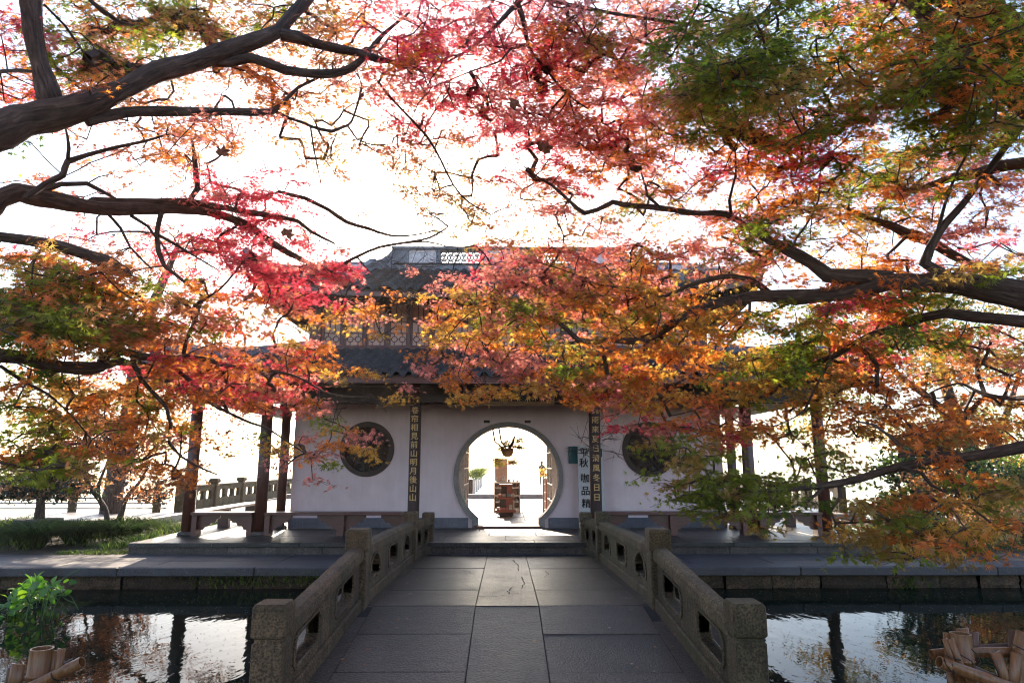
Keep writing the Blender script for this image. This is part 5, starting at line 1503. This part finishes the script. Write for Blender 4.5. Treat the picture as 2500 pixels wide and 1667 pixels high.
t = thing('golden_shrub', (11.2, 14.0, -.2), 'low green and gold shrub filling the bed at the far right of the terrace', 'shrub')
for dx in (-.6, .1, .8): tube_part(t, 'stem', [(11.2 + dx * .3, 14, -.3), (11.2 + dx, 14, .3), (11.2 + dx * 1.6, 14, .9)], [.04, .03, .012])
crown_leaves(t, [(10.6, 14, .35, .9, .6, .4), (11.6, 14, .6, 1.0, .6, .55), (12.6, 14.1, .4, 1.0, .6, .5), (11.2, 14.2, 1.1, .8, .5, .35)], 7000, 'EGYDE', .06)
t = thing('lakeside_tree', (13.2, 18.5, -.2), 'pale green lakeside tree with slanting limbs at the far right edge', 'tree')
tube_part(t, 'trunk', [(13.2, 18.5, -.4), (13.1, 18.5, 1.6), (12.7, 18.6, 3.2), (12.4, 18.8, 5.6)], [.26, .2, .16, .07])
tube_part(t, 'limb', [(13.1, 18.5, 1.8), (12.2, 18.4, 3.0), (11.2, 18.3, 3.8), (10.2, 18.3, 4.8)], [.13, .11, .08, .03])
tube_part(t, 'limb', [(13.1, 18.5, 1.2), (13.9, 18.4, 2.4), (14.6, 18.3, 4.0)], [.13, .10, .05])
crown_leaves(t, [(12.2, 18.5, 4.2, 2.0, 1, .9), (13.2, 18.5, 2.6, 1.4, .8, .8), (12.4, 18.4, 1.2, 1.6, .8, .6), (14.4, 18.5, 1.4, 1.4, .8, 1.2), (10.8, 18.3, 4.8, 1.3, .8, .5), (12.8, 18.8, 6, 2, 1, 1), (9.3, 18.4, 4.6, 1.1, .7, .7), (11.4, 18.6, 5.8, 1.6, .9, .9), (14.2, 18.6, 5.0, 1.6, .9, 1.2), (9.0, 18.2, 3.2, 1.2, .7, .6), (10.6, 18.2, 2.4, 1.3, .7, .6), (8.2, 18.2, 2.4, .8, .5, .4)], 15000, 'WGTY', .075)

# ------------------------------------------------------------------ grass, ferns, water plants
def blades(name, roots, L, w, hues, lean=.6, root=None, up=1.0):
    V, Fc, Cv = [], [], []
    for (x, y, z, ax, ay) in roots:
        h = L * random.uniform(.6, 1.2); d = np.array([ax, ay, 0.]); nrm = np.linalg.norm(d) + 1e-6; d /= nrm
        sd_ = np.array([-d[1], d[0], 0]) * w; p = np.array([x, y, z]); c = np.array(HUES[random.choice(hues)]) * random.uniform(.7, 1.35)
        k = len(V)
        for t_, ww in ((0, 1), (.4, .9), (.75, .6), (1, .05)):
            q = p + d * h * lean * t_ ** 1.6 + np.array([0, 0, h * up * (t_ - .62 * lean * t_ ** 2.4)])
            V += [q - sd_ * ww, q + sd_ * ww]; Cv += [c, c]
        for i in range(3):
            a = k + 2 * i; Fc += [(a, a + 1, a + 3), (a, a + 3, a + 2)]
    o = link(name, colmesh(name, np.array(V), np.array(Fc), np.array(Cv)), M['blade'], root)
    return o
HUES.update({'g': (.07, .13, .025), 'h': (.04, .075, .022), 'l': (.18, .26, .045)})
roots = []
for _ in range(7000):
    x = random.uniform(-14, -6.9); y = random.uniform(12.9, 17.2)
    e = 12.75 + max(0, -x - 7.1) * .12 + .5 * math.sin(x * 2.1)
    if y < e or (y - 12.5) < (-7.1 - x) * .05: continue
    z = -.21 + .10 * min(1, (y - e) * 1.2) + .13 * math.sin(x * 2.6) * math.cos(y * 2.3)
    a = random.uniform(0, 6.28); roots.append((x, y, z, math.cos(a), math.sin(a) - .4))
o = blades('ground_cover', roots, .36, .008, 'gglh', .9); o['kind'] = 'stuff'; o['label'] = 'arching grass like ground cover in the bed left of the porch'
roots = []
for _ in range(3800):
    x = random.uniform(7.15, 14); y = random.uniform(12.6, 17.5)
    a = random.uniform(0, 6.28); roots.append((x, y, -.2, math.cos(a), math.sin(a) - .4))
o = blades('ground_cover', roots, .24, .007, 'gghl', .9); o['kind'] = 'stuff'; o['label'] = 'low ground cover in the bed right of the porch'
for (dx, dy, r_, lab) in ((45, 1262, .62, 'arching dark grass clump at the far left edge of the bed'), (150, 1250, .55, 'arching dark grass clump second from the far left'), (262, 1246, .55, 'arching dark grass clump nearest the platform corner'), (2165, 1268, .5, 'arching dark grass clump below the orange maple at right')):
    p = onz(dx, dy, -.2); t = thing('grass_clump', p, lab, 'grass clump', 'grass clumps along the terrace path')
    roots = []
    for _ in range(800):
        a = random.uniform(0, 6.28); q = r_ * .35 * math.sqrt(random.random()); roots.append((p.x + q * math.cos(a), p.y + .3 + q * math.sin(a) * .7, -.21, math.cos(a + random.gauss(0, .5)), math.sin(a)))
    o = blades('blades', roots, r_ * 1.6, .008, 'ghh', 1.0, t, 1.0); o['kind'] = 'stuff'
roots = []
for _ in range(340):
    x, y = random.uniform(-8.2, -6.9), random.uniform(12.42, 12.9); a = random.uniform(0, 6.28); roots.append((x, y, -.21, math.cos(a), math.sin(a)))
o = blades('ground_cover', roots, .13, .008, 'gl', .9); o['kind'] = 'stuff'; o['label'] = 'low weeds at the left foot of the platform step'

for k, (dx, dy, s, lab) in enumerate(((505, 1335, 1.2, 'wide fern clump hanging on the pond wall left of the bridge'), (600, 1332, .8, 'small fern on the pond wall between the two larger left clumps'), (690, 1330, .9, 'fern clump on the pond wall close to the bridge railing'), (2085, 1412, .6, 'small fern on the pond wall right of the bridge'))):
    p = at(dx, min(dy, 1342), 10.95); t = thing('wall_fern', p, lab, 'fern', 'ferns on the pond wall')
    roots = [(p.x + random.gauss(0, .25 * s), 10.98, p.z + random.uniform(-.12, .06), random.gauss(0, 1), -1) for _ in range(int(70 * s))]
    blades('fronds', roots, .2, .012, 'llg', .9, t)['kind'] = 'stuff'

# broad leaved water plant
wp = thing('water_plant', (-7.6, 9.9, -.55), 'clump of broad glossy bright green leaves standing in the pond at far left', 'water plant')
wm = leafmat('water_plant_leaf', .5, .1)
b = MB(); ring_ = []
for k in range(9):
    t = k / 8; wdt = .36 * math.sin(math.pi * min(1, t * .92 + .04)) ** .7
    ring_.append([(-wdt, t * 1.0, .10 * (wdt / .36) - .35 * t * t), (-wdt * .5, t, .02 - .35 * t * t), (0, t, -.35 * t * t - .01), (wdt * .5, t, .02 - .35 * t * t), (wdt, t, .10 * (wdt / .36) - .35 * t * t)])
b.loft(ring_)
lv = []
for c in ((.14, .34, .02), (.11, .28, .02), (.08, .22, .02), (.20, .38, .02), (.10, .26, .02), (.07, .17, .05)):
    m_ = b.me('leaf'); m_.materials.append(wm); a_ = m_.color_attributes.new('col', 'FLOAT_COLOR', 'POINT')
    a_.data.foreach_set('color', np.tile(np.array([*c, 1], np.float32), len(m_.vertices))); m_.polygons.foreach_set('use_smooth', [True] * len(m_.polygons)); lv.append(m_)
stm = MB()
inv = Matrix.Translation(-wp.location)
for k in range(150):
    dx, dy = random.gauss(75, 42), random.uniform(1305, 1385)
    if abs(dx - 75) > 85: dx = random.uniform(0, 150)
    top_ = 1326 + .55 * abs(dx - 85) * (1.1 if dx < 85 else .35)
    dy = top_ + (dy - 1305) * (.62 if dx < 120 else .42)
    Y = random.uniform(9.2, 10.5) - (dy - 1320) * .008
    p = at(dx, dy, Y)
    o = bpy.data.objects.new('leaf', random.choice(lv)); o.parent = wp; o.matrix_parent_inverse = inv
    o.location = p; q = random.uniform(.085, .155); o.scale = (q * random.uniform(.8, 1.1), q, q)
    o.rotation_euler = (R(random.gauss(38, 28)), R(random.gauss(0, 25)), R(random.uniform(-150, 150))); COL.objects.link(o)
    f_ = Vector((p.x + random.gauss(0, .12), p.y + random.gauss(0, .1), -.6))
    if k % 6 == 0: stm.tube([f_, (f_ + p) / 2 + Vector((0, 0, .05)), p], .006, 4, False)
for pa in ([(118, 1350), (150, 1325), (185, 1305)], [(115, 1340), (150, 1375), (172, 1385)], [(30, 1375), (20, 1385), (5, 1392)]):
    stm.tube([at(x, y, 9.6) for x, y in pa], .007, 4, False)
stm.build('stems', wm if False else plain('green_stem', (.05, .11, .03), .5), wp)['kind'] = 'stuff'

# specks and leaves afloat on the pond
V, Fc, Cv = [], [], []
P = []
for _ in range(4500):
    s = random.choice((-1, 1)); y = 6.2 + 4.6 * random.random(); P.append((s * random.uniform(1.95, 9.5), y, -.546))
P = np.array(P); N_ = len(P)
B = frames(np.tile([0, 0, 1.], (N_, 1)) + rng.normal(0, .03, (N_, 3)), rng.normal(0, 1, (N_, 3)))
Cc = np.array([random.choice(((.30, .31, .30), (.18, .19, .17), (.35, .22, .10), (.05, .06, .04))) for _ in range(N_)])
V, Fc, Cv = scatter(BTV * np.array([1, 1, .3]), BTF, P, B, rng.uniform(.004, .016, N_), Cc)
o = link('floating_leaves', colmesh('floating_leaves', V, Fc, Cv), M['bgleaf']); tag(o, 'small pale leaves and specks afloat on the dark pond', None, None, 'stuff')

# garden hose
p = [onz(x, y, -.1) for x, y in ((1925, 1190), (1960, 1214), (2010, 1222), (2060, 1218), (2095, 1212))]
out, _ = smooth_path([tuple(q) for q in p], [1] * 5, .1)
tag(MB().tube(out, .014, 6).build('garden_hose', M['hose'], None, True), 'thin green hose trailing through the right bed', 'hose')

# ------------------------------------------------------------------ bamboo guards by the near bank
def bpole(b, a, c, r, n=12, hollow=True, nodes=()):
    a, c = Vector(a), Vector(c); d = c - a; L = d.length
    pts, rad = [], []
    ks = sorted({0, 1} | {q + e for q in nodes for e in (-.012, 0, .012)})
    for q in ks:
        if 0 <= q <= 1:
            pts.append(a + d * q); rad.append(r * (1.09 if any(abs(q - s_) < 1e-6 for s_ in nodes) else 1))
    b.tube(pts, rad, n, not hollow)
    if hollow:
        b.tube([a + d * .002, c - d * .0], r * .84, n, False)
        # rims
        for e in (a, c):
            ref = d.normalized().cross(Vector((0, 0, 1)));
            if ref.length < .1: ref = d.normalized().cross(Vector((0, 1, 0)))
            ref.normalize(); q = d.normalized().cross(ref)
            o_ = len(b.v)
            for rr in (r, r * .84): b.v += [tuple(e + ref * (math.cos(2 * math.pi * k / n) * rr) + q * (math.sin(2 * math.pi * k / n) * rr)) for k in range(n)]
            for k in range(n): b.f.append((o_ + k, o_ + (k + 1) % n, o_ + n + (k + 1) % n, o_ + n + k))
        m_ = a + d * .9
    return b


def lath(b, a, c, w, th=.012, face=(0, -1, 0)):
    a, c = Vector(a), Vector(c); d = (c - a).normalized(); r_ = d.cross(Vector(face)).normalized(); n = r_.cross(d)
    rings = []
    for p in (a, a * .5 + c * .5, c):
        rings.append([p + r_ * (w / 2 * x) + n * y for x, y in ((-1, 0), (-.5, .008), (0, .011), (.5, .008), (1, 0), (1, -th), (0, .011 - th), (-1, -th))])
    k = len(b.v); b.loft(rings, True); b.f.append(tuple(k + i for i in range(8))[::-1]); b.f.append(tuple(k + 16 + i for i in range(8))); return b


def Bl(u, v, Y): return at(u / 9.8 / 1.063, (1530 + v / 9.8) / 1.063, Y)
def Br(u, v, Y): return at((2240 + u / 9.046) / 1.063, (1500 + v / 9.046) / 1.063, Y)
t = thing('bamboo_guard', (-2.7, 4.4, -.45), 'tied split bamboo guard in the bottom left corner', 'bamboo guard', 'bamboo guards on the near bank')
Y = 4.4
def dn(p, k=.45): return Vector((p.x, p.y, p.z)) + Vector((0, 0, -k))
def ext(a, c, k): return a + (c - a) * k
bpole(MB(), ext(Bl(1000, 510, Y), Bl(900, 1250, Y), 1.9), Bl(1010, 505, Y), .065, 16, nodes=(.55,)).build('bamboo_post', M['bamboo'], t, True)
for (u0, v0, u1, v1, w, dY, mm) in ((1300, 560, 1180, 1200, .055, .02, 'bamboo'), (1465, 520, 1330, 1200, .045, -.02, 'bamboo'), (430, 880, 330, 1400, .085, .03, 'bamboo'), (250, 960, 180, 1400, .04, .09, 'bamboodark')):
    a, c = Bl(u0, v0, Y + dY), Bl(u1, v1, Y + dY)
    lath(MB(), ext(a, c, 1.6), a, w).build('bamboo_lath', M[mm], t, True)
bpole(MB(), ext(Bl(1960, 840, Y - .12), Bl(800, 1420, Y - .12), 1.5), Bl(1965, 835, Y - .12), .034, 12, nodes=(.3, .8)).build('bamboo_rail', M['bamboo'], t, True)
a, c = Bl(1790, 800, Y + .06), Bl(700, 1330, Y + .06)
bpole(MB(), ext(a, c, 1.4), a, .022, 10, nodes=(.5,)).build('bamboo_rail', M['bamboodark'], t, True)
a, c = Bl(1320, 1080, Y - .12), Bl(1440, 1260, Y - .12); mid = (a + c) / 2
b = MB(); b.tube([a + Vector((0, .03, .01)), a + Vector((-.005, -.03, .0)), mid + Vector((0, -.045, 0)), c + Vector((0, -.02, 0)), c + Vector((0, .04, -.01))], .004, 5)
b.build('tie_wire', M['wire'], t)

t = thing('bamboo_guard', (2.8, 3.9, -.45), 'bundle of split bamboo stakes wired into a guard in the bottom right corner', 'bamboo guard', 'bamboo guards on the near bank')
Y = 4.0
bpole(MB(), ext(Br(950, 420, Y), Br(1010, 980, Y), 1.9), Br(950, 410, Y), .056, 16, nodes=(.45,)).build('bamboo_post', M['bamboo'], t, True)
bpole(MB(), ext(Br(2400, 400, Y), Br(2330, 800, Y), 2.6), Br(2410, 400, Y), .05, 14).build('bamboo_post', M['bamboo'], t, True)
for (u0, v0, u1, v1, w, dY, mm) in ((620, 530, 780, 1000, .028, -.07, 'bamboo'), (730, 535, 970, 1100, .034, -.085, 'bamboo'), (690, 400, 720, 800, .055, .03, 'bamboo'), (1000, 300, 1060, 600, .07, .09, 'bamboo'), (1270, 380, 1270, 760, .05, .10, 'bamboodark'),
                                  (1730, 830, 1960, 1400, .06, -.05, 'bamboo'), (2210, 850, 2150, 1400, .065, -.06, 'bamboo'), (2120, 340, 2110, 700, .045, .1, 'bamboodark'), (2230, 370, 2190, 700, .04, .07, 'bamboodark'), (760, 1220, 800, 1500, .06, .02, 'bamboo'), (990, 1350, 1090, 1500, .055, .02, 'bamboo')):
    a, c = Br(u0, v0, Y + dY), Br(u1, v1, Y + dY)
    lath(MB(), ext(a, c, 2.0), a, w).build('bamboo_lath', M[mm], t, True)
bpole(MB(), Br(480, 1040, Y - .14), ext(Br(480, 1040, Y - .14), Br(1700, 1480, Y - .14), 1.5), .032, 14, nodes=(.12, .6)).build('bamboo_rail', M['bamboo'], t, True)
lath(MB(), Br(1200, 830, Y + .05), Br(2500, 830, Y + .05), .055).build('bamboo_rail', M['bamboo'], t)
bpole(MB(), Br(1250, 720, Y + .14), Br(2400, 660, Y + .14), .016, 8).build('bamboo_rail', M['bamboodark'], t, True)
bpole(MB(), Br(310, 870, Y + .12), Br(800, 820, Y + .12), .026, 10).build('bamboo_rail', M['bamboo'], t, True)
bpole(MB(), Br(980, 1060, Y), ext(Br(980, 1060, Y), Br(1900, 1450, Y), 1.4), .016, 8).build('bamboo_rail', M['bamboodark'], t, True)
b = MB()
for pts in ([(590, 960), (620, 1080), (720, 1220), (830, 1290)], [(770, 1080), (780, 1200), (830, 1290)], [(620, 880), (760, 950), (960, 1000)], [(950, 880), (1180, 1010), (1250, 1100), (1240, 1160)], [(1190, 750), (1340, 910), (1400, 1050), (1330, 1130)], [(2060, 640), (2200, 700), (2400, 800)]):
    b.tube([Br(u, v, Y - .17) for u, v in pts], .0035, 5)
b.build('tie_wire', M['wire'], t)

# ------------------------------------------------------------------ hanging basket, planters, flowers, person
hb = thing('hanging_basket', tuple(C(1040, 480, 17.2)), 'hanging wicker basket with a trailing plant seen in the upper part of the moon gate', 'hanging basket')
YH = 17.2; p = C(1040, 480, YH); MBk = MB()
MBk.lathe(p.x, YH, [(.04, p.z - .13), (.11, p.z - .11), (.155, p.z - .02), (.16, p.z + .09), (.14, p.z + .09)], 18)
MBk.build('basket', M['wicker'], hb, True)
for u in (830, 920, 1016):
    q = C(u, 150, YH); e = Vector((p.x + (u - 930) * .0009 - .03, YH, p.z + .09)); b = MB()
    b.tube([q + Vector((0, 0, .6)), q, C(u + 30, 330, YH), e], .022 if u < 1000 else .010, 6); b.build('rope', M['rope'], hb)
tube_part(hb, 'stem', [tuple(p + Vector((.02, 0, .05))), tuple(C(1110, 360, YH)), tuple(C(1140, 260, YH))], [.03, .04, .02], .05, 8)
cl = []
for u, v, ru, rv in ((1200, 330, 60, 60), (1210, 420, 60, 45), (1150, 240, 35, 45), (1090, 640, 60, 40), (1010, 350, 60, 35), (960, 440, 45, 30), (900, 590, 55, 35), (1130, 610, 40, 50), (1060, 400, 60, 40), (920, 660, 60, 40)):
    c_ = C(u, v, YH); cl.append((c_.x, YH, c_.z, ru * .0018, .09, rv * .0018))
crown_leaves(hb, cl, 2600, 'GTBE', .026)
for k in range(6):
    y = 31 + k * 2.6; x = C(508, 0, 31).x - .0
    t = thing('planter_box', (x, y, -.06), ['nearest planter box with bright green bush in the row seen through the gate', 'second planter box in the row seen through the gate', 'third planter box in the row seen through the gate', 'fourth planter box in the row seen through the gate', 'fifth planter box in the row seen through the gate', 'farthest planter box in the row seen through the gate'][k], 'planter', 'planter boxes on the lake terrace')
    MB().box(x - .14, y, -.06, x + .16, y + .8, .68, .02).build('box', M['shelfdark'] if k == 0 else M['shelfwhite'], t)
    if k < 2: crown_leaves(t, [(x + .2, y + .3, .92, .42, .4, .22), (x + .5, y + .3, 1.05, .38, .3, .2)], 1100, 'WGl', .05)
t = thing('flower_bunch', tuple(C(1585, 850, 20.0)), 'bunch of yellow flowers beside the right shelves inside the gate', 'flowers')
p = C(1585, 850, 20.0)
MB().lathe(p.x, 20, [(.07, 0), (.09, .4), (.07, p.z - .02), (.10, p.z)], 12).build('vase', M['shelfwhite'], t, True)
q = C(1585, 770, 20.0)
crown_leaves(t, [(q.x, 20, q.z, .13, .1, .17)], 300, 'YYW', .04)
t = thing('wooden_ladder_shelf', (C(1580, 0, 19.6).x, 19.6, 0), 'narrow reddish shelf frame at the right of the gate opening', 'shelf')
xa, xb = C(1540, 0, 19.6).x, C(1625, 0, 19.6).x; zt = C(0, 870, 19.6).z
for x in (xa, (xa + xb) / 2, xb): MB().box(x - .02, 19.6, 0, x + .02, 19.64, zt).build('upright', M['shelfred'], t)
for k in range(5): MB().box(xa, 19.605, .08 + k * .24, xb, 19.9, .1 + k * .24).build('shelf', M['shelfwhite'], t)

pe = thing('person', (C(1522, 0, 47).x, 47, -.06), 'distant standing person in a dark jacket seen through the right of the gate', 'person')
def skinmesh(name, verts, edges, rad, m, par, sub=2, root=0):
    me = bpy.data.meshes.new(name); me.from_pydata(verts, edges, []); o = bpy.data.objects.new(name, me); COL.objects.link(o)
    md = o.modifiers.new('skin', 'SKIN'); md.use_smooth_shade = True
    for i, r_ in enumerate(rad): me.skin_vertices[0].data[i].radius = (r_, r_ * .9)
    me.skin_vertices[0].data[root].use_root = True
    s_ = o.modifiers.new('sub', 'SUBSURF'); s_.levels = sub; s_.render_levels = sub
    me.materials.append(m); o.parent = par; o.matrix_parent_inverse = Matrix.Translation(-par.location); return o
x, y, z = pe.location
bx = lambda a, b_, c: (x + a, y + b_, z + c)
V = [bx(0, 0, .82), bx(0, 0, 1.0), bx(0, 0, 1.2), bx(0, 0, 1.30), bx(0, -.02, 1.38), bx(.0, -.03, 1.45), bx(0, -.03, 1.53),
     bx(-.17, 0, 1.26), bx(-.22, 0, 1.02), bx(-.17, -.12, .86), bx(.17, 0, 1.26), bx(.22, 0, 1.02), bx(.17, -.12, .86),
     bx(-.09, 0, .76), bx(-.10, 0, .42), bx(-.10, .02, .06), bx(-.11, -.13, .03), bx(.09, 0, .76), bx(.10, 0, .42), bx(.11, .02, .06), bx(.12, -.13, .03)]
E_ = [(0, 1), (1, 2), (2, 3), (3, 4), (4, 5), (5, 6), (3, 7), (7, 8), (8, 9), (3, 10), (10, 11), (11, 12), (0, 13), (13, 14), (14, 15), (15, 16), (0, 17), (17, 18), (18, 19), (19, 20)]
skinmesh('body', V, E_, [.14, .13, .15, .12, .05, .085, .08, .065, .05, .035, .065, .05, .035, .095, .065, .045, .04, .095, .065, .045, .04], M['cloth'], pe)
MB().lathe(x, y - .0, [(.07, z + 1.48), (.092, z + 1.53), (.09, z + 1.58), (.05, z + 1.63), (.01, z + 1.64)], 12).build('hair', M['hair'], pe, True)
